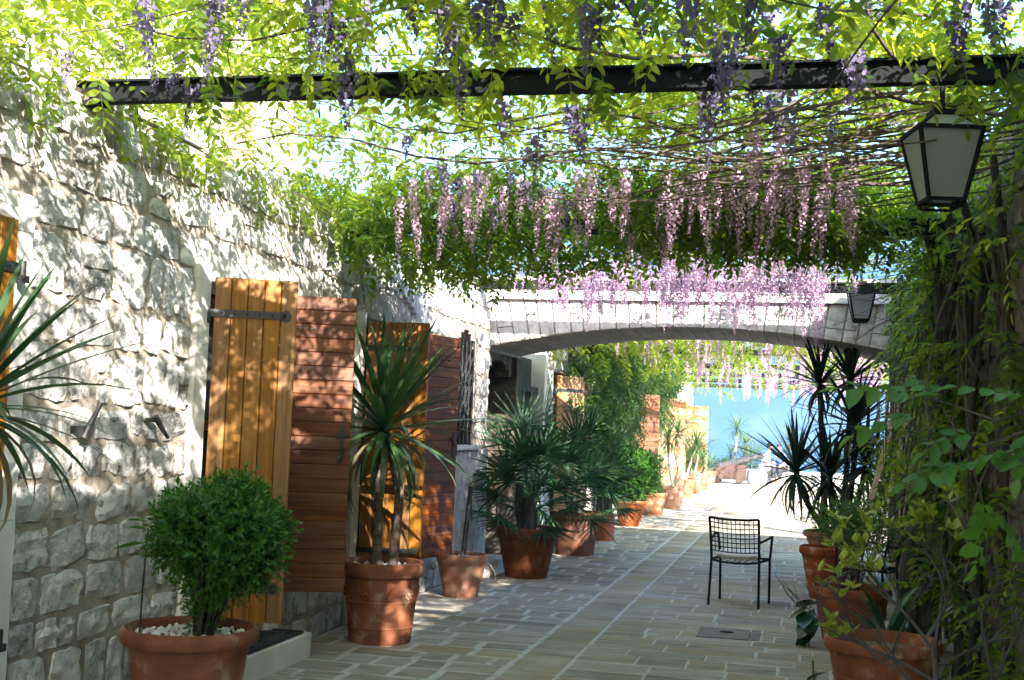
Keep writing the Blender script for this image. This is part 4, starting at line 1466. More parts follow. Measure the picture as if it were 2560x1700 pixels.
def tmesh(name, T):
    return bigmesh(name, T[0], T[1], T[2])


def mat4(pos, M3, s=1.0):
    m4 = Matrix(((M3[0][0] * s, M3[0][1] * s, M3[0][2] * s, pos[0]), (M3[1][0] * s, M3[1][1] * s, M3[1][2] * s, pos[1]), (M3[2][0] * s, M3[2][1] * s, M3[2][2] * s, pos[2]), (0, 0, 0, 1)))
    return m4


def put(name, me, mat, parent, m4):
    """A part sharing mesh data, set at m4 in world space."""
    o = bpy.data.objects.new(name, me)
    C.objects.link(o)
    if not me.materials: me.materials.append(mat)
    if parent is not None: attach(o, parent)
    o.matrix_basis = m4
    return o


def bake(name, mat, parent, placed, tmpl, kind='stuff', hue=None):
    """Join many placed templates (idx, pos, M3, s) into one mesh object."""
    items = []
    groups = {}
    for (ti, pos, M3, s, rv) in placed:
        groups.setdefault(ti, []).append((pos, M3, s, rv))
    Vs = []; Fs = []; rs = []; n = 0
    for ti, L in groups.items():
        TV, TF, TR = tmpl[ti]
        A = np.array([np.asarray(M3) * s for _, M3, s, _ in L]); P = np.array([p for p, _, _, _ in L])
        V = np.einsum('kij,nj->kni', A, TV) + P[:, None, :]
        rv = np.array([q for _, _, _, q in L])
        Rr = np.clip(TR[None, :] * .6 + rv[:, None] * .55 - .1, 0, 1)
        k, m_ = V.shape[0], V.shape[1]
        F = TF[None] + (np.arange(k) * m_)[:, None, None] + n
        Vs.append(V.reshape(-1, 3)); Fs.append(F.reshape(-1, TF.shape[1])); rs.append(Rr.ravel()); n += k * m_
    if not Vs: return None
    o = link(name, bigmesh(name, np.concatenate(Vs), np.concatenate(Fs), np.concatenate(rs)), mat, parent)
    if kind: tag(o, kind=kind)
    return o


# ------------------------------------------------------------------ sword-leaved plants (dracaena, yucca)
SW = [leaf_strip(1, .052, d, .25, 7, twist=tw) for d, tw in ((.25, .1), (.7, -.15), (1.2, .2), (1.9, -.1), (2.5, .15))]
SWT = [(V, F, np.clip(.2 + .6 * rng.random(1) + .25 * (V[:, 0] / 1.0), 0, 1)) for V, F in SW]
SWM = {}


def sword_mesh(i, mat):
    if (i, mat) not in SWM:
        me = tmesh('sword_leaf', SWT[i]); me.materials.append(M[mat]); SWM[(i, mat)] = me
    return SWM[(i, mat)]


def crown(parent, c, n, L, mat, own=True, spread=1.0, dry=.04, width=1.0, name='leaf', axis=(0, 0, 1), side=None, stiff=0):
    """Rosette of sword leaves round c: upright in the middle, drooping outside."""
    placed = []
    ax = Vector(axis).normalized()
    q = Vector((0, 0, 1)).rotation_difference(ax).to_matrix()
    for k in range(n):
        t = (k + .5) / n
        yaw = k * 2.39996 + random.uniform(-.25, .25)
        el = R(84) - (R(84) + R(38) * spread) * t ** .85 + random.uniform(-.12, .12)
        i = 0 if t < .3 else (1 if t < .55 else (2 if t < .8 else 3))
        if random.random() < .2: i = min(4, i + 1)
        if stiff: i = max(0, i - (1 if t < .85 else 0))
        ln = L * random.uniform(.8, 1.1) * (.8 + .25 * math.sin(math.pi * min(1, t + .15)))
        M3 = np.array(q) @ rotm(yaw, el, random.uniform(-.3, .3))
        if side is not None and M3[0][0] * side[0] + M3[1][0] * side[1] < side[2]: continue
        base = Vector(c) + ax * (.10 * L * (1 - t) - .05 * L)
        M3 = M3 @ np.diag([1, width, 1])
        if own:
            mm = 'sword_dry' if (t > .8 and random.random() < dry * 6) else mat
            put(name, sword_mesh(i, mm), None, parent, mat4(base, M3, ln))
        else:
            placed.append((i, np.array(base), M3, ln, random.random()))
    if not own:
        bake('crown', M[mat], parent, placed, SWT, None)


def stem(parent, pts, rad, mat='bark_yucca', name='trunk', n=10):
    """Wavy tapered stem through pts (smoothed)."""
    P = [Vector(p) for p in pts]
    out = []; rr = []
    m_ = 14
    for i in range(m_ + 1):
        t = i / m_ * (len(P) - 1); k = min(int(t), len(P) - 2); f = t - k
        p0, p1, p2, p3 = P[max(k - 1, 0)], P[k], P[k + 1], P[min(k + 2, len(P) - 1)]
        p = .5 * ((2 * p1) + (p2 - p0) * f + (2 * p0 - 5 * p1 + 4 * p2 - p3) * f * f + (-p0 + 3 * p1 - 3 * p2 + p3) * f ** 3)
        out.append(p)
        g = t / (len(P) - 1) * (len(rad) - 1); kk = min(int(g), len(rad) - 2) if len(rad) > 1 else 0
        rr.append((rad[kk] + (rad[kk + 1] - rad[kk]) * (g - kk)) * (1 + .08 * noise.noise(p * 14)) if len(rad) > 1 else rad[0])
    return MB().tube(out, rr, n).build(name, M[mat], parent, 70)


dr = empty('dracaena', POT_B, 0, 'dracaena with two bare stems and a burst of sword leaves in the large terracotta pot', 'plant')
stem(dr, [(-3.02, 8.93, .52), (-3.015, 8.92, .85), (-3.01, 8.88, 1.1), (-2.99, 8.84, 1.48)], [.042, .036, .034, .04])
stem(dr, [(-2.90, 8.95, .52), (-2.885, 8.95, .82), (-2.865, 8.93, 1.05), (-2.89, 8.88, 1.24), (-2.95, 8.84, 1.5)], [.040, .036, .034, .03])
crown(dr, (-2.97, 8.83, 1.54), 92, .92, 'sword_leaf', spread=.9, width=1.2, stiff=1)
crown(dr, (-2.97, 8.83, 1.46), 7, .6, 'sword_leaf', spread=1.2, dry=0)

dl = empty('dracaena', (-2.55, 3.45, 0), 0, 'dracaena whose long leaves reach in from the left picture edge', 'plant')
stem(dl, [(-2.55, 3.45, .4), (-2.60, 3.55, 1.0), (-2.67, 3.66, 1.5)], [.04, .036, .04])
crown(dl, (-2.67, 3.68, 1.60), 70, .64, 'sword_leaf', spread=1.1, dry=.12, width=1.25, stiff=1)

yd = empty('yucca', (.42, 14.75, 0), 0, 'tall dark yucca with several heads silhouetted under the right of the arch', 'plant')
for pts, L, nn in (([(.30, 14.7, .5), (.25, 14.68, 1.3), (.20, 14.62, 2.20)], .52, 46), ([(.46, 14.78, .5), (.52, 14.74, 1.4), (.54, 14.7, 2.25)], .52, 50), ([(.5, 14.7, .5), (.58, 14.7, 1.2), (.60, 14.68, 1.75)], .62, 60), ([(.34, 14.65, .5), (.10, 14.6, .85), (-.04, 14.56, 1.20)], .60, 56), ([(.42, 14.7, .5), (.35, 14.6, .9), (.33, 14.5, 1.15)], .60, 46), ([(.5, 14.7, .5), (.62, 14.5, .9), (.70, 14.4, 1.3)], .60, 46)):
    stem(yd, pts, [.04, .032, .03], 'bark_dark')
    crown(yd, pts[-1], int(nn * 1.3), L * 1.28, 'sword_dark', spread=1.2, width=1.25, stiff=1)

# far yuccas along the left wall
FY = [((-2.60, 26.8, .42), [[(0, 0, 0), (.12, 0, .35), (.05, -.02, .75), (.08, 0, 1.15)], [(.02, .05, 0), (-.08, .05, .5), (-.12, .05, 1.0)]], .55, 'crooked two-stemmed yucca in the sunlit pot before the orange shutters'),
      ((-2.78, 31.9, .40), [[(0, 0, 0), (.10, 0, .4), (.25, 0, .9)], [(0, 0, 0), (-.15, 0, .8), (-.10, 0, 1.55)]], .60, 'forked yucca in the fourth pot from the cannon'),
      ((-2.76, 34.2, .40), [[(0, 0, 0), (.05, 0, .3), (.12, 0, .75)]], .62, 'short bushy yucca in the third pot from the cannon'),
      ((-2.76, 36.6, .40), [[(0, 0, 0), (.10, 0, .25), (.05, 0, .45)]], .60, 'low spiky yucca in the second pot from the cannon'),
      ((-2.74, 39.2, .40), [[(0, 0, 0), (.02, 0, .10), (.03, 0, .2)]], .55, 'low grey-green agave-like plant in the pot next to the cannon')]
for base, stems, L, lb in FY:
    e = empty('yucca', base, 0, lb, 'plant', 'potted yuccas beyond the arch')
    for st in stems:
        pts = [(base[0] + p[0], base[1] + p[1], base[2] + p[2]) for p in st]
        stem(e, pts, [.045, .035, .03], 'bark', n=8)
        crown(e, pts[-1], 44, L, 'sword_far', own=False, spread=1.1, width=1.2)
e = empty('yucca', (-2.74, 24.4, .4), 0, 'low strap-leaved plant in the sunlit pot beside the dark shrub', 'plant', 'potted yuccas beyond the arch')
for dx, dz in ((-.08, .12), (.1, .2), (.02, .4), (.12, .02)):
    stem(e, [(-2.74, 24.4, .38), (-2.74 + dx * .6, 24.4, .42 + dz * .6), (-2.74 + dx, 24.4, .45 + dz)], [.03, .025, .02], 'bark', n=6)
    crown(e, (-2.74 + dx, 24.4, .45 + dz), 30, .42, 'sword_far', own=False, spread=1.3)
# a thin-stemmed cordyline against the orange shutter
e = empty('yucca', (-3.05, 28.4, 0), 0, 'slender single-stemmed yucca standing against the orange shutter', 'plant', 'potted yuccas beyond the arch')
stem(e, [(-3.05, 28.4, 0), (-3.03, 28.4, .8), (-3.0, 28.4, 1.62)], [.035, .03, .028], 'bark', n=8)
crown(e, (-3.0, 28.4, 1.68), 40, .5, 'sword_far', own=False, spread=1.0)
# beyond the terrace
for (bx, by_, h, L, lb) in ((-2.23, 46.2, 1.75, .75, 'tall pale yucca against the blue water behind the cannon'), (-1.95, 46.8, 1.2, .6, 'smaller yucca leaning right behind the cannon'), (-2.45, 46.4, .75, .6, 'bushy yucca head low behind the cannon'), (-.35, 46.0, 1.35, .75, 'sunlit yucca in the distance behind the seated people')):
    e = empty('yucca', (bx, by_, -.5), 0, lb, 'plant', 'yuccas on the sea terrace')
    stem(e, [(bx - .12, by_, -.6), (bx - .05, by_, h * .5), (bx, by_, h)], [.06, .045, .04], 'bark', n=8)
    crown(e, (bx, by_, h + .05), 52, L, 'sword_far', own=False, spread=1.1, width=1.2)
MB().box(-12, 8, 45.1, 48.5, -6, -.35).build('terrace_bed', M['grass_edge'])
tag(bpy.data.objects['terrace_bed'], kind='structure')

# ------------------------------------------------------------------ fan palms


def fan_template(seed, Lp=.45, Lf=.36, nb=16, open_=1.85):
    r = random.Random(seed)
    it = []
    V = []; F = []
    x = z = 0; a = 0.25
    for i in range(7):
        w = .006 - .0006 * i
        V += [(x, -w, z), (x, w, z), (x, 0, z + w)]
        a -= .09; x += Lp / 6 * math.cos(a); z += Lp / 6 * math.sin(a)
    for i in range(6):
        k = 3 * i
        F += [(k, k + 3, k + 4, k + 1), (k + 1, k + 4, k + 5, k + 2), (k + 2, k + 5, k + 3, k)]
    it.append((np.array(V), np.array(F), .7))
    c = np.array([V[-3][0], 0, V[-3][2]])
    for k in range(nb):
        th = -open_ + 2 * open_ * (k + .5) / nb + r.uniform(-.03, .03)
        L = Lf * (1 - .22 * (abs(th) / open_) ** 2) * r.uniform(.88, 1.08)
        w = .026
        pr = lambda t: (.35 + .65 * min(1, t * 3)) * (1 - t ** 2.5) + .03
        LV, LF = leaf_strip(L, w, r.uniform(.1, .7) , .45, 4, pr)
        M3 = rotm(th, -.20 + .28 * math.cos(th) + r.uniform(-.05, .05), r.uniform(-.2, .2))
        it.append((LV @ M3.T + c, LF, np.clip(.35 + .3 * r.random() + .4 * LV[:, 0] / L, 0, 1)))
    return joinT(it)


FANS = [tmesh('fan_leaf', fan_template(s, Lp, Lf)) for s, Lp, Lf in ((1, .42, .42), (2, .36, .40), (3, .52, .44), (4, .28, .36), (5, .55, .40))]
for f_ in FANS: f_.materials.append(M['palm_leaf'])


def fan_palm(c, n, sc, label, lean=(0, 0)):
    e = empty('fan_palm', (c[0], c[1], 0), 0, label, 'palm', 'potted fan palms')
    stem(e, [(c[0], c[1], c[2] - .1), (c[0] + .02, c[1], c[2] + .12), (c[0], c[1], c[2] + .3)], [.09, .085, .05], 'bark_dark')
    stem(e, [(c[0] - .05, c[1] + .05, c[2] - .1), (c[0] - .10, c[1], c[2] + .2), (c[0] - .1, c[1], c[2] + .45)], [.06, .055, .04], 'bark_dark')
    for k in range(n):
        t = (k + .5) / n
        yaw = k * 2.39996 + random.uniform(-.3, .3)
        el = R(80) - R(95) * t ** .9 + random.uniform(-.15, .15)
        M3 = rotm(yaw, el, random.uniform(-.5, .5))
        o0 = (c[0] + lean[0] * (1 - t) + random.uniform(-.06, .06), c[1] + lean[1] * (1 - t) + random.uniform(-.06, .06), c[2] + .12 + .30 * (1 - t))
        put('fan_leaf', random.choice(FANS), None, e, mat4(o0, M3, sc * random.uniform(.85, 1.12)))
    return e


fan_palm((-2.83, 13.36, .55), 32, 1.2, 'fan palm with many narrow-fingered leaves in the brown ringed pot')
fan_palm((-2.78, 16.05, .55), 32, 1.2, 'darker fan palm in the shaded pot behind the first palm')

# ------------------------------------------------------------------ leafy shrubs


def sprig_template(seed, n=7, L=.05, ll=.021, lw=.010):
    r = random.Random(seed)
    it = []
    for k in range(n):
        t = (k + .5) / n
        V, F = leaflet(ll * r.uniform(.8, 1.2), lw * r.uniform(.8, 1.2), .15)
        M3 = rotm(k * 2.4 + r.uniform(-.4, .4), R(25) + .8 * t, r.uniform(-.4, .4))
        it.append((V @ M3.T + np.array([0, 0, L * t]), F, min(1, .25 + .6 * t + r.uniform(-.1, .2))))
    return joinT(it)


BOX = [sprig_template(s) for s in range(5)]


def align_z(d):
    d = np.asarray(d, float); d /= np.linalg.norm(d)
    a = np.array([1., 0, 0]) if abs(d[0]) < .8 else np.array([0, 1., 0])
    x = np.cross(a, d); x /= np.linalg.norm(x); y_ = np.cross(d, x)
    t = random.uniform(0, 6.28)
    xx = x * math.cos(t) + y_ * math.sin(t)
    return np.stack([xx, np.cross(d, xx), d], 1)


def bush(parent, c, rad, n, tm, mat, shell=.35, scale=1.0, bumps=.16, flat=0.0, seed=0, name='crown', cut=None):
    placed = []
    off = Vector((seed * 5.1, 2.2, seed))
    k = 0
    while len(placed) < n and k < n * 4:
        k += 1
        d = Vector((random.gauss(0, 1), random.gauss(0, 1), random.gauss(0, 1))).normalized()
        bump_ = 1 + bumps * (noise.noise(d * 2.3 + off) * 1.2 + noise.noise(d * 5.5 + off) * .7)
        q = (1 - shell * random.random() ** 1.6) * bump_
        if noise.noise(d * 4.1 + off + Vector((9, 9, 9))) < -.33 and q > .75: continue
        p = Vector((c[0] + rad[0] * d.x * q, c[1] + rad[1] * d.y * q, c[2] + rad[2] * d.z * q))
        if cut and not cut(p): continue
        g = (d + Vector((random.uniform(-.6, .6), random.uniform(-.6, .6), random.uniform(-.2, .9)))).normalized()
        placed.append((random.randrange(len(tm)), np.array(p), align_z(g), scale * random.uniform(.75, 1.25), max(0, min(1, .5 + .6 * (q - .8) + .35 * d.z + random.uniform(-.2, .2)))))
    return bake(name, M[mat], parent, placed, tm)


bb = empty('box_bush', (POT_A[0], POT_A[1], .55), 0, 'clipped round box bush on bare lower stems in the wide pot', 'bush')
BC = (-2.67, 5.59, 1.05)
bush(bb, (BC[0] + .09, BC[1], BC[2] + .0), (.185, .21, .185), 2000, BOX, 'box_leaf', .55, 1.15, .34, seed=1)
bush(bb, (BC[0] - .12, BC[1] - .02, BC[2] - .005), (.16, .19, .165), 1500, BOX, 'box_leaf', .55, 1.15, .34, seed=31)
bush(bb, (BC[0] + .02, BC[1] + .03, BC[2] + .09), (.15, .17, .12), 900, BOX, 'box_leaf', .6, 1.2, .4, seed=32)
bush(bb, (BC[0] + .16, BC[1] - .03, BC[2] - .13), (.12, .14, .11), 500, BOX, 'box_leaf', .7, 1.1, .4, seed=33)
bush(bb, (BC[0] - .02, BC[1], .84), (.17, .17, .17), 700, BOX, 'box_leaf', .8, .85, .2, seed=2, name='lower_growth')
bush(bb, (-2.74, 5.59, .68), (.07, .07, .13), 200, BOX, 'box_leaf', .9, .7, .2, seed=3, name='lower_growth')
for k in range(22):
    a = k * 2.4; d = Vector((math.cos(a), math.sin(a), 0))
    b0 = Vector((-2.74, 5.59, .52)) + d * .035
    t1 = Vector(BC) + Vector((d.x * random.uniform(.08, .28), d.y * random.uniform(.08, .28), random.uniform(-.12, .1)))
    stem(bb, [b0, b0.lerp(t1, .45) + Vector((-d.x * .03, -d.y * .03, .02)), t1], [.010, .007, .003], 'bark_dark', 'stem', 5)
bush(bb, (BC[0] + .02, BC[1], BC[2] + .01), (.265, .27, .225), 110, BOX, 'box_leaf', .12, 1.7, .2, seed=34, name='stray_shoots')
# weedy seedling on a cane in the same pot
wd = empty('seedling', (-3.02, 5.50, .55), 0, 'thin dark seedling with long leaves left of the box bush', 'plant')
stem(wd, [(-3.0, 5.47, .53), (-3.0, 5.48, .8), (-2.99, 5.48, 1.06)], [.005, .005, .003], 'bark_dark', 'stem', 5)
LL = [leaflet(1, .26, .3)]
LLm = bigmesh('seedling_leaf', LL[0][0], LL[0][1], np.full(6, .4)); LLm.materials.append(M['green_leaf'])
for k in range(9):
    put('leaf', LLm, None, wd, mat4((-2.995, 5.48, .93 + .02 * k), rotm(k * 2.4 + 2.6, random.uniform(-.3, .5)), random.uniform(.11, .17)))

gs = empty('shrub', (-2.78, 21.38, .4), 0, 'dark bushy green shrub in the half-sunlit terracotta pot', 'bush')
SHR = [sprig_template(s + 20, 8, .10, .045, .016) for s in range(4)]
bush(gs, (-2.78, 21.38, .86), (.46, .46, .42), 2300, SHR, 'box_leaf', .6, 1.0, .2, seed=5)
for k in range(8):
    a = k * .8
    stem(gs, [(-2.78, 21.38, .38), (-2.78 + .1 * math.cos(a), 21.38 + .1 * math.sin(a), .6), (-2.78 + .25 * math.cos(a), 21.38 + .25 * math.sin(a), .85)], [.014, .01, .006], 'bark_dark', 'stem', 5)
ps_ = empty('sapling', (-2.76, 18.36, .35), 0, 'dark leafy sapling in the small smooth red pot', 'plant')
stem(ps_, [(-2.78, 18.36, .33), (-2.79, 18.36, .6), (-2.8, 18.36, 1.1)], [.014, .012, .008], 'bark', 'stem', 6)
bush(ps_, (-2.8, 18.36, 1.05), (.34, .34, .38), 700, SHR, 'palm_leaf', .8, 1.0, .25, seed=6)
# shrubs by the far pots and the sea parapet
for i, (c, r_, n_, lb) in enumerate([((-3.0, 36.0, .95), (.35, .7, .55), 500, 'airy green shrub behind the far pots'), ((-2.6, 43.6, .45), (.5, .35, .3), 500, 'low bright green shrub behind the cannon'), ((-1.7, 45.9, .75), (.55, .5, .6), 500, 'pale grey-green shrub at the parapet right of the cannon'), ((1.1, 45.6, .8), (.8, .6, .7), 600, 'leafy shrub behind the bench at the right of the terrace'), ((1.6, 24, .7), (.5, 2.2, .7), 900, 'green hedge plant along the right edge beyond the arch')]):
    e = empty('shrub', (c[0], c[1], 0), 0, lb, 'bush')
    bush(e, c, r_, n_, SHR, 'creeper' if i != 2 else 'sword_far', .8, 1.2, .25, seed=10 + i)
    stem(e, [(c[0], c[1], -.02), (c[0] + .03, c[1], c[2] * .5), (c[0], c[1], c[2])], [.03, .02, .01], 'bark', 'trunk', 6)

# right-hand pots: thin bush, strap leaves, big glossy leaves
rb = empty('shrub', (.42, 10.55, .38), 0, 'thin leafy bush on many fine stems in the right terracotta pot', 'bush')
for k in range(34):
    a = random.uniform(0, 6.28); q = random.uniform(.02, .2)
    top = Vector((.42 + random.gauss(0, .17), 10.55 + random.gauss(0, .15), random.uniform(.72, 1.02)))
    b0 = Vector((.42 + q * math.cos(a) * .6, 10.55 + q * math.sin(a) * .6, .36))
    stem(rb, [b0, b0.lerp(top, .5) + Vector((random.uniform(-.04, .04), 0, 0)), top], [.005, .004, .002], 'bark_dark', 'stem', 4)
bush(rb, (.42, 10.52, .93), (.33, .30, .17), 900, [sprig_template(s + 40, 6, .05, .028, .012) for s in range(4)], 'green_leaf', .95, 1.0, .3, seed=20)
LA = [leaf_strip(1, .16, .5, .2, 6, lambda t: math.sin(math.pi * min(1, .06 + .94 * t)) ** .7 + .02), leaf_strip(1, .15, 1.1, .2, 6, lambda t: math.sin(math.pi * min(1, .06 + .94 * t)) ** .7 + .02)]
LAm = [bigmesh('strap_leaf', V, F, np.full(len(V), .5)) for V, F in LA]
for q in LAm: q.materials.append(M['big_leaf'])
asp = empty('strap_plant', (.60, 8.9, 0), 0, 'clump of broad dark strap leaves between the two right-hand pots', 'plant')
for k in range(16):
    put('leaf', LAm[k % 2], None, asp, mat4((.60 + random.gauss(0, .06), 8.95 + random.gauss(0, .06), .05), rotm(k * 2.4, R(random.uniform(45, 82)), random.uniform(-.4, .4)), random.uniform(.42, .72)))
HV = np.array([(0, 0, 0), (-.12, .32, .0), (.25, .46, -.03), (.65, .34, -.08), (1, 0, -.2), (.65, -.34, -.08), (.25, -.46, -.03), (-.12, -.32, 0), (.3, 0, -.05), (.65, 0, -.11)], float)
HF = [(0, 1, 2, 8), (8, 2, 3, 9), (9, 3, 4), (0, 8, 6, 7), (8, 9, 5, 6), (9, 4, 5)]
Hm = mesh('heart_leaf', HV.tolist(), HF, 180); Hm.materials.append(M['big_leaf'])
for (bx, by_, lb, lf) in ((.10, 10.15, 'dark glossy heart-leaved plant by the foot of the right pot', [(2.9, -.5, .20, .30), (3.4, -.9, .22, .16), (2.6, -.2, .17, .34), (3.9, -.7, .2, .22), (2.4, -.9, .18, .12), (4.5, -.5, .18, .26)]),
                          (.12, 7.95, 'dark glossy leaves beside the foot of the wide bowl pot', [(3.0, -.6, .14, .13), (3.6, -.9, .12, .09), (2.5, -.4, .12, .20), (4.3, -.6, .12, .12)])):
    e = empty('glossy_plant', (bx, by_, 0), 0, lb, 'plant')
    for (ya, pt, s, z) in lf:
        put('leaf', Hm, None, e, mat4((bx + random.uniform(-.03, .03), by_ + random.uniform(-.06, .06), z), rotm(ya, pt, random.uniform(-.5, .5)), s))
    MB().tube([(bx, by_, .0), (bx - .01, by_, .12), (bx - .02, by_, .26)], .006, 5).build('stem', M['green_leaf'], e)
    for (ya, pt, s, z) in lf:
        MB().tube([(bx, by_, .02), (bx, by_, z)], .004, 4).build('stem', M['green_leaf'], e)

# ------------------------------------------------------------------ wisteria over the pergola
FT = [frond_template(.30, 5, .031, .074, s, d) for s, d in ((1, .5), (2, .9), (3, 1.3), (4, .7), (5, .2))] + [frond_template(.25, 4, .034, .076, 6, .8)]
FTM = []
for T in FT:
    me = tmesh('wisteria_leaf', T); me.materials.append(M['wisteria']); FTM.append(me)
wv = empty('wisteria_vine', (1.0, 9.6, 0), 0, 'old wisteria with gnarled trunks at the right spreading over the pergola before the arch', 'vine')


def sm(a, b, x):
    t = min(1, max(0, (x - a) / (b - a))); return t * t * (3 - 2 * t)


def dens(x, y):
    """Leaves per square metre of pergola."""
    left = 1 - sm(-2.9, -1.2, x)           # 1 at the left wall
    if y < 3.6: d = 115 - 62 * left  # out of view: density set to shade the lower wall and floor
    elif y < 5.4: d = 150 - 75 * left
    elif y < 8.3: d = 150 - 98 * left
    elif y < 10.3: d = 500 - 190 * left
    else: d = (24 if x < -.9 else 55) - 12 * left
    if x < -3.3 and y < 8.5: d = 130
    if x > .5:
        d = max(d, 45) if y < 8.0 else (120 if y < 10.8 else 40)
    nz = noise.noise(Vector((x * 1.1, y * 1.1, 3.3))) + .5 * noise.noise(Vector((x * 2.7, y * 2.7, 7)))
    return d * max(.08, 1 + 1.25 * nz)


placed = []
DMAX = 800.0
for k in range(int(6.9 * 15.6 * DMAX)):
    x, y = random.uniform(-5.0, 1.9), random.uniform(-2.0, 13.6)
    if random.random() > dens(x, y) / DMAX: continue
    lo, hi = 3.20, 3.62
    if y < 5.4: lo, hi = 3.16, 3.70
    if x < -3.3 and y < 8.5: lo, hi = 3.26, 4.3
    if 8.3 < y < 10.3: lo, hi = (2.76 if x < -2.2 else (2.90 if x < -1.5 else 3.0)), 3.50
    if x > .9 and 8.0 < y < 11: lo = 2.75
    if x < -3.2 and y > 5.4: lo = min(lo, 3.10)
    u = random.random()
    z = lo + (hi - lo) * (u ** .8)
    if abs(x + 3.45) < .2 and z < 3.22: z += .15
    if 5.4 < y < 8.3 and x < .6: z += .16
    M3 = rotm(random.uniform(0, 6.283), random.uniform(-1.0, .35) if y > 8.3 or z < 3.3 else random.uniform(-.55, .35), random.uniform(-.45, .45))
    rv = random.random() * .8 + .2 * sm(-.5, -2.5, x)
    if 5.0 < y < 8.3: rv = .55 + .5 * random.random()  # sunlit glow put into a yellower leaf colour
    if 8.3 < y < 10.3 and z < 3.3: rv *= .3  # shade low in the dense band put into a darker leaf colour
    placed.append((random.randrange(6), np.array((x, y, z)), M3, random.uniform(.5, 1.05), rv))
# leaves hanging down the right wall
for k in range(1600):
    y = 13.6 - 4.6 * random.random() ** 1.15; z = 3.25 - 2.7 * random.random()
    x = XR - .06 - abs(random.gauss(0, .10 if z > 1.7 else .17))
    if noise.noise(Vector((y * .9, z * .9, 1.7))) < -.05: continue
    placed.append((random.randrange(6), np.array((x, y, z)), rotm(math.pi + random.gauss(0, .9), random.uniform(-1.2, .1), random.uniform(-.4, .4)), random.uniform(.8, 1.2), random.random() * .3))
for k in range(150):      # spilling over the top of the left wall
    y = random.uniform(4.4, 9.2); z = random.uniform(3.02, 3.3)
    placed.append((random.randrange(6), np.array((XW + random.uniform(-.1, .16), y, z)), rotm(random.gauss(0, .9), random.uniform(-1.2, .2), random.uniform(-.4, .4)), random.uniform(.6, .95), .4 + .6 * random.random()))
for k in range(230):      # on the near stretch of the right wall
    y = random.uniform(7.0, 9.6); z = random.uniform(.2, 3.3)
    if noise.noise(Vector((y * 1.3, z * 1.1, 4.4))) < .0: continue
    placed.append((random.randrange(6), np.array((XR - .05 - abs(random.gauss(0, .10)), y, z)), rotm(math.pi + random.gauss(0, .9), random.uniform(-1.3, .1), random.uniform(-.4, .4)), random.uniform(.7, 1.1), random.random() * .25))
for k in range(34):       # sprays before the front beam and round the lantern
    x = random.uniform(-2.8, 1.1); y = random.uniform(5.28, 5.44)
    placed.append((random.randrange(6), np.array((x, y, random.uniform(3.14, 3.30))), rotm(random.uniform(0, 6.28), random.uniform(-1.3, -.3), random.uniform(-.4, .4)), random.uniform(.7, 1.1), random.random() * .5))
for k in range(1500):     # unseen roof of leaves added behind the camera to cut the skylight
    placed.append((random.randrange(6), np.array((random.uniform(-3.6, 1.6), random.uniform(-9.5, -2), random.uniform(3.2, 3.7))), rotm(random.uniform(0, 6.283), random.uniform(-.7, .35), random.uniform(-.4, .4)), random.uniform(1.1, 1.6), random.random()))
for k in range(26):      # nearer the camera on the right edge
    y = random.uniform(5.2, 8.2); z = random.uniform(2.55, 3.2)
    placed.append((random.randrange(6), np.array((XR - .05 - abs(random.gauss(0, .15)), y, z)), rotm(math.pi + random.gauss(0, .9), random.uniform(-1.2, .1), 0), random.uniform(.8, 1.2), random.random() * .5))


def size_px(p):
    a, b, z_ = to_px(p[1])
    return p[3] / max(z_, .3) if (z_ > .3 and -80 < a < 2640 and -80 < b < 1780) else -1


placed.sort(key=size_px, reverse=True)
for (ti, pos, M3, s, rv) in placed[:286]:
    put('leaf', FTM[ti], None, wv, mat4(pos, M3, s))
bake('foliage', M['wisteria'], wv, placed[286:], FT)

# the fresh sprig close to the camera, hanging in from the right
SPR = [frond_template(.23, 4, .040, .070, 30 + s, d) for s, d in ((1, .4), (2, .8), (3, .2))]
SPRM = []
for T in SPR:
    me = tmesh('sprig_leaf', T); me.materials.append(M['sprig']); SPRM.append(me)
for (p, yaw, pit, s, i) in (((.335, 3.47, 1.712), R(190), .15, 1.05, 0), ((.345, 3.47, 1.66), R(184), .05, .95, 1), ((.36, 3.48, 1.70), R(120), .5, .6, 2), ((.47, 3.50, 1.63), R(200), -.1, .75, 1),
                         ((.455, 3.50, 1.58), R(20), -.3, .9, 0), ((.44, 3.50, 1.56), R(200), -.4, .85, 2), ((.455, 3.51, 1.50), R(-70), -1.1, .95, 1), ((.47, 3.51, 1.46), R(10), -.9, .9, 0),
                         ((.62, 3.53, 1.72), R(170), .1, .95, 2), ((.64, 3.53, 1.66), R(230), -.5, .9, 1), ((.60, 3.52, 1.60), R(185), -.25, .9, 0), ((.39, 3.49, 1.54), R(170), -.35, .55, 1)):
    put('leaf', SPRM[i], None, wv, mat4(p, rotm(yaw, pit, random.uniform(-.5, .3)), s))
mb = MB()
mb.tube([(.80, 3.6, 3.3), (.86, 3.62, 2.6), (.80, 3.6, 2.0), (.70, 3.55, 1.74), (.50, 3.5, 1.66), (.33, 3.465, 1.715)], [.008, .007, .006, .005, .0035, .002], 6)
mb.tube([(.36, 3.47, 1.69), (.41, 3.49, 1.61), (.44, 3.5, 1.55), (.465, 3.515, 1.44)], [.002, .003, .003, .002], 5)
mb.tube([(.62, 3.52, 1.66), (.48, 3.5, 1.60), (.30, 3.46, 1.555)], [.003, .003, .0015], 5)
mb.build('green_shoot', M['twig'], wv, 60)

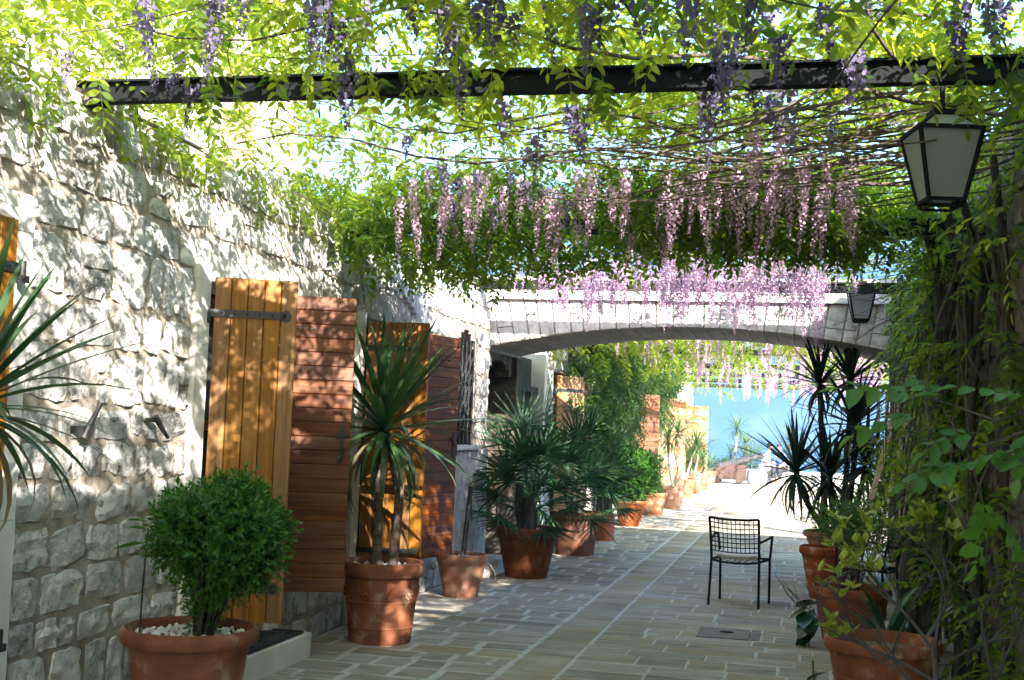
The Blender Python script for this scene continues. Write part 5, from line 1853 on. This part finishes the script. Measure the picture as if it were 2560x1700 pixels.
# trunks at the right
TR = [([(.86, 9.75, -.02), (.86, 9.72, .7), (1.0, 9.70, 1.45), (1.06, 9.66, 2.2), (1.02, 9.6, 2.8), (.85, 9.5, 3.25)], [.15, .12, .11, .10, .09, .06]),
      ([(1.08, 9.2, -.02), (1.14, 9.2, .8), (1.12, 9.15, 1.7), (1.08, 9.0, 2.6), (.9, 8.8, 3.22)], [.055, .05, .045, .035, .03]),
      ([(1.10, 8.6, -.02), (1.15, 8.75, .9), (1.06, 8.6, 1.8), (1.12, 8.4, 2.7), (.9, 8.2, 3.25)], [.05, .035, .04, .03, .02]),
      ([(1.02, 10.4, -.02), (1.08, 10.4, 1.0), (1.02, 10.3, 2.2), (.95, 10.3, 3.2)], [.07, .06, .05, .03])]


def gnarly(parent, pts, rr, strands):
    """Trunk of several stems wound round each other."""
    P = [Vector(p) for p in pts]
    for s_ in range(strands):
        ph = 6.283 * s_ / strands + random.uniform(-.4, .4); tw = random.uniform(1.2, 3.2) * random.choice([-1, 1]); q = random.uniform(.45, .62)
        path = []; rad = []
        m_ = 22
        for i in range(m_ + 1):
            t = i / m_ * (len(P) - 1); k = min(int(t), len(P) - 2); f = t - k
            c = P[k].lerp(P[k + 1], f * f * (3 - 2 * f)); r_ = rr[k] + (rr[k + 1] - rr[k]) * f
            a = ph + tw * i / m_
            w = 1 + .35 * noise.noise(Vector((s_ * 3.1, i * .35, 1.5)))
            path.append(c + Vector((math.cos(a), math.sin(a), 0)) * r_ * .62 * w)
            rad.append(r_ * q * (1 + .30 * noise.noise(Vector((s_ * 7.7, i * .5, 4.5)))))
        MB().tube(path, rad, 9).build('trunk', M['bark_dark'], parent, 70)


for pts, rr in TR:
    gnarly(wv, pts, [r_ * .95 for r_ in rr], 5 if rr[0] > .1 else 3)
for (x, y, r_) in ((1.02, 12.9, .045), (1.1, 11.8, .035), (.98, 13.3, .03), (1.12, 7.4, .03), (1.16, 11.0, .03)):
    stem(wv, [(x + .05, y, -.02), (x + random.uniform(-.05, .05), y + .1, 1.1), (x, y - .05, 2.1), (x - .1, y, 3.2)], [r_, r_ * .8, r_ * .7], 'bark_dark', 'trunk', 8)
# thin bare vines hanging about the trunks and loops across the wall
mb = MB()
for k in range(60):
    y = random.uniform(7.2, 13.4); x = XR - random.uniform(.06, .32)
    z = random.uniform(2.4, 3.3); p = Vector((x, y, z)); pts = [p]; d = Vector((random.uniform(-.1, .1), random.uniform(-.6, .6), -1))
    for i in range(9):
        d = (d + Vector((random.uniform(-.2, .2), random.uniform(-.5, .5), random.uniform(-.3, .15)))).normalized()
        p = p + d * random.uniform(.18, .34); p.x = min(max(p.x, XR - .5), XR - .05)
        if p.z < .05: break
        pts.append(p.copy())
    if len(pts) > 2:
        r0 = random.uniform(.004, .012); mb.tube(pts, [r0 * (1 - .5 * i / len(pts)) for i in range(len(pts))], 5)
tag(mb.build('hanging_stems', M['twig'], wv, 60), kind='stuff')

# main branches fanning out over the beams
for k in range(10):
    p = Vector((random.uniform(.6, 1.1), random.uniform(6.2, 10.6), random.uniform(3.2, 3.3)))
    ang_ = math.pi + random.uniform(-1.0, 1.0)
    d = Vector((math.cos(ang_), math.sin(ang_), 0)); pts = [p.copy()]
    for i in range(12):
        d = (d + Vector((random.uniform(-.25, .25), random.uniform(-.35, .35), 0))).normalized()
        p = p + d * random.uniform(.28, .42); p.z = 3.24 + .07 * math.sin(i * 1.3 + k) + (.03 if k % 2 else 0)
        if p.x < -3.6 or p.y > 13.5 or p.y < 2.2: break
        pts.append(p.copy())
    r0 = random.uniform(.010, .020)
    MB().tube(pts, [r0 * (1 - .75 * i / len(pts)) for i in range(len(pts))], 7).build('branch', M['twig'], wv, 60)


def twigs(n, xr, yr, zr, L, rr, along=None, sag=.0, mat='twig', name='twigs', parent=None, jit=.3):
    mb = MB()
    for k in range(n):
        p = Vector((random.uniform(*xr), random.uniform(*yr), random.uniform(*zr)))
        a = (random.uniform(0, 6.283) if along is None else along + random.gauss(0, .25))
        d = Vector((math.cos(a), math.sin(a), 0)); pts = [p.copy()]
        m_ = 9; ln = random.uniform(*L) / m_; z0 = p.z; sg = sag * random.random()
        for i in range(m_):
            d = (d + Vector((random.uniform(-jit, jit), random.uniform(-jit, jit), random.uniform(-.12, .12)))).normalized()
            p = p + d * ln; p.z = max(p.z, z0 - .25)
            pts.append(Vector((p.x, p.y, p.z - sg * math.sin(math.pi * (i + 1) / m_))))
        r0 = random.uniform(*rr)
        mb.tube(pts, [r0 * (1 - .6 * i / m_) for i in range(m_ + 1)], 4, False)
    o = mb.build(name, M[mat], parent, 60)
    return tag(o, kind='stuff')


twigs(150, (-4, 1.6), (2.4, 13.4), (3.18, 3.48), (.8, 2.4), (.0025, .0065), None, .12, parent=wv)
twigs(46, (.3, 1.7), (5.7, 7.9), (3.12, 3.34), (1.5, 2.6), (.004, .010), math.pi * .97, .16, 'twig', 'twig_bundle', wv, .24)
twigs(70, (-2.8, 1.2), (11.2, 13.3), (3.16, 3.36), (1.2, 2.6), (.0025, .006), math.pi, .10, 'twig', 'twig_bundle', wv, .16)
twigs(60, (.6, 1.3), (9, 13.2), (2.7, 3.2), (.5, 1.3), (.002, .005), None, .2, 'twig', 'twig_bundle', wv, .4)

# flower clusters
RT = {}
for nm, mat, specs in (('violet', 'violet', ((.22, .040, 46), (.30, .042, 60), (.16, .036, 30))), ('pink', 'pink', ((.30, .036, 70), (.42, .040, 96), (.52, .042, 120)))):
    RT[nm] = []
    for q, (L, rd, n_) in enumerate(specs):
        for s in range(3):
            me = tmesh('raceme', raceme_template(L, rd, n_, 100 + q * 7 + s, .021 if nm == 'violet' else .0155)); me.materials.append(M[mat]); RT[nm].append(me)


def racemes(n, kind, xr, yr, zr, sc, parent, prefer=None, clump=0.0):
    c = 0; t = 0
    while c < n and t < n * 30:
        t += 1
        x, y, z = random.uniform(*xr), random.uniform(*yr), random.uniform(*zr)
        if clump and noise.noise(Vector((x * 2.2, y * 2.2, 5.5))) < clump: continue
        s = random.uniform(*sc)
        M3 = rotm(random.uniform(0, 6.28), random.gauss(0, .07), random.gauss(0, .07))
        put('raceme', random.choice(RT[kind] if prefer is None else RT[kind][prefer[0]:prefer[1]]), None, parent, mat4((x, y, z), M3, s))
        c += 1


racemes(50, 'violet', (-2.6, .9), (4.35, 5.25), (3.12, 3.50), (.75, 1.25), wv, clump=-.3)
racemes(6, 'violet', (-3.3, -2.6), (4.9, 5.4), (3.12, 3.3), (.45, .75), wv)
racemes(12, 'violet', (-2.0, .3), (5.45, 6.6), (3.12, 3.35), (.85, 1.25), wv, clump=-.1)
racemes(12, 'violet', (-3.1, -1.3), (6.8, 8.3), (3.12, 3.30), (.7, 1.1), wv)
racemes(52, 'pink', (-2.7, .3), (7.5, 8.6), (3.10, 3.26), (.75, 1.1), wv, (1, 9))
racemes(6, 'pink', (-.3, .40), (6.2, 7.4), (3.16, 3.3), (.8, 1.05), wv, (3, 9))
racemes(150, 'pink', (-2.5, .22), (10.9, 12.9), (3.08, 3.30), (.8, 1.2), wv, (2, 9), clump=-.45)
racemes(8, 'pink', (-2.9, -2.2), (11, 12.6), (3.1, 3.3), (.6, .9), wv, (0, 3))
racemes(4, 'pink', (.2, .5), (11, 12.6), (3.2, 3.3), (.7, .9), wv, (0, 4))

# ------------------------------------------------------------------ second wisteria beyond the arch
w2 = empty('wisteria_vine', (2.0, 20, 0), 0, 'sunlit wisteria covering the pergola beyond the arch, full of pale pink clusters', 'vine')
stem(w2, [(2.05, 18.9, -.02), (2.12, 18.9, 1.2), (2.0, 18.8, 2.4), (1.7, 18.8, 3.2)], [.10, .08, .07, .05], 'bark_dark', 'trunk')
placed = []
for k in range(7000):
    x, y = random.uniform(-3.9, 2.3), (random.uniform(16.2, 40) if k < 4600 else random.uniform(16.2, 23))  # extra leaves just past the arch added to shade the far wall
    left = 1 - sm(-3.2, -1.0, x)
    if random.random() > (.35 + .65 * left) * (1.0 if y < 24 else (.7 if y < 30 else .5)): continue
    if noise.noise(Vector((x * .9, y * .9, 9))) < -.22: continue
    z = random.uniform(3.2, 3.65) if random.random() < .86 else random.uniform(2.9 - .15 * left, 3.25)
    placed.append((random.randrange(6), np.array((x, y, z)), rotm(random.uniform(0, 6.283), random.uniform(-1.0, .3), random.uniform(-.5, .5)), random.uniform(1.0, 1.6), .35 + .65 * random.random()))
bake('foliage', M['wisteria'], w2, placed, FT)
twigs(120, (-3.6, 2), (16.5, 40), (3.18, 3.4), (1, 3), (.004, .010), None, .1, parent=w2)
racemes(95, 'pink', (-2.6, 1.5), (16.8, 22.5), (3.10, 3.32), (.9, 1.25), w2, (3, 9), clump=-.3)
racemes(70, 'pink', (-2.6, 1.8), (22.5, 31), (3.05, 3.30), (1.0, 1.4), w2, (3, 9), clump=-.2)
racemes(40, 'pink', (-2.4, 2.0), (31, 39), (3.05, 3.30), (1.0, 1.5), w2, (3, 9))

# creeper on the wall beyond the arch
cr = empty('climbing_creeper', (XW + .15, 22, 0), 0, 'dark green creeper draped over the wall between arch and far shutters', 'vine')
CT = FT
placed = []
for k in range(5200):
    y = random.uniform(19.6, 33); z = random.uniform(1.0, 3.35)
    core_ = math.exp(-((y - 22.8) / 2.6) ** 2) + .8 * math.exp(-((y - 28.5) / 3.2) ** 2) * (z > 1.9)
    core_ += .9 * (z > 2.6)
    if random.random() > core_: continue
    if z < 1.7 and random.random() < .45: continue
    x = XW + .05 + abs(random.gauss(0, .13)) * (.4 + .6 * z / 3)
    placed.append((random.randrange(6), np.array((x, y, z)), rotm(random.gauss(0, 1.0), random.uniform(-1.3, .1), random.uniform(-.4, .4)), random.uniform(.9, 1.3), random.random() * .5))
for k in range(240):      # the yellow-green tuft by the first far trunk
    y, z = random.gauss(18.4, .28), random.uniform(1.25, 2.75)
    if 2.15 < z < 2.35: continue
    placed.append((random.randrange(6), np.array((XW + .1 + abs(random.gauss(0, .18)), y, z)), rotm(random.gauss(-.5, .9), random.uniform(-1.2, .2), 0), random.uniform(.9, 1.2), .9 + .1 * random.random()))
bake('foliage', M['creeper'], cr, placed, FT)
for (y, r_) in ((18.6, .10), (21.7, .09), (22.6, .07)):
    stem(cr, [(XW + .12, y, -.02), (XW + .13, y + .08, 1.0), (XW + .12, y - .05, 2.1), (XW + .14, y, 3.2)], [r_, r_ * .9, r_ * .85], 'bark_dark', 'trunk', 9)
for k in range(10):
    y = random.uniform(18.4, 21.5)
    stem(cr, [(XW + .1, y, 1.2 + random.uniform(-.4, .4)), (XW + .15, y + random.uniform(.2, .6), 1.9), (XW + .12, y + random.uniform(.4, 1.3), 2.8)], [.012, .009, .006], 'twig', 'stem', 5)

# ------------------------------------------------------------------ bare-twigged shrub in the near right corner
sh = empty('shrub', (.40, 3.66, 0), 0, 'sparse grey-twigged shrub with yellow-green young leaves in the near right corner', 'bush')
SL = bigmesh('young_leaf', np.concatenate([leaflet(1, .5, .12)[0]]), leaflet(1, .5, .12)[1], np.full(6, .5)); SL.materials.append(M['shrub_leaf'])
NL = [0]


def twig_tree(p, d, L, r_, depth):
    pts = [p.copy()]
    m_ = 4
    for i in range(m_):
        d = (d + Vector((random.uniform(-.22, .22), random.uniform(-.22, .22), random.uniform(-.12, .16)))).normalized()
        p = p + d * L / m_; pts.append(p.copy())
    MB().tube(pts, [r_ * (1 - .42 * i / m_) for i in range(m_ + 1)], 6).build('twig', M['twig_grey'], sh, 60)
    if depth == 0 or r_ < .0016:
        nl = random.choice([3, 4, 4, 5])
        for k in range(nl):
            if NL[0] >= 280: break
            NL[0] += 1
            put('leaf', SL, None, sh, mat4(p - d * random.uniform(0, .012), rotm(random.uniform(0, 6.28), R(random.uniform(5, 70)), random.uniform(-.5, .5)), random.uniform(.028, .046)))
        return
    for k in range(random.choice([2, 2, 3])):
        a = Vector((random.uniform(-1, 1), random.uniform(-.6, .6), random.uniform(-.25, .8)))
        nd = (d + a * .85).normalized()
        q = pts[random.choice([2, 3, 4])]
        twig_tree(q.copy(), nd, L * random.uniform(.55, .85), r_ * .62, depth - 1)
    if random.random() < .7: twig_tree(p.copy(), d, L * .7, r_ * .62, depth - 1)


stem(sh, [(.40, 3.66, 0), (.39, 3.65, .5), (.372, 3.63, .93), (.36, 3.62, 1.05)], [.014, .012, .009, .007], 'twig_grey', 'stem', 8)
for (p, d, L, r_) in (((.36, 3.62, 1.04), (-.6, 0, .75), .17, .0055), ((.365, 3.62, 1.03), (.1, 0, 1), .19, .006), ((.375, 3.63, .95), (-.9, -.05, .45), .20, .0055), ((.37, 3.63, 1.0), (.8, .1, .5), .18, .005), ((.38, 3.64, .85), (-.8, 0, .8), .22, .005)):
    twig_tree(Vector(p), Vector(d).normalized(), L, r_, 3)
stem(sh, [(.47, 3.68, 0), (.50, 3.67, .5), (.515, 3.66, .98)], [.010, .009, .006], 'twig_grey', 'stem', 8)
for (p, d, L, r_) in (((.515, 3.66, .98), (-.3, 0, 1), .17, .005), ((.51, 3.66, .95), (.7, 0, .7), .2, .005)):
    twig_tree(Vector(p), Vector(d).normalized(), L, r_, 3)

# fallen petals on the paving
Vs = []; Fs = []; n = 0
for k in range(420):
    x, y = (random.uniform(-.2, .6), random.uniform(8, 11)) if k < 110 else (random.uniform(-2.6, .6), random.uniform(8, 19))
    s = random.uniform(.007, .014); a = random.uniform(0, 6.28)
    V = leaflet(s * 1.3, s, .2)[0] @ rotm(a, .1).T + np.array([x, y, .007]); Vs.append(V); Fs.append(leaflet(1, 1)[1] + n); n += 6
fp = link('fallen_petals', bigmesh('fallen_petals', np.concatenate(Vs), np.concatenate(Fs), rng.random(n)), M['violet'])
tag(fp, 'scattered violet petals lying on the paving', None, None, 'stuff')
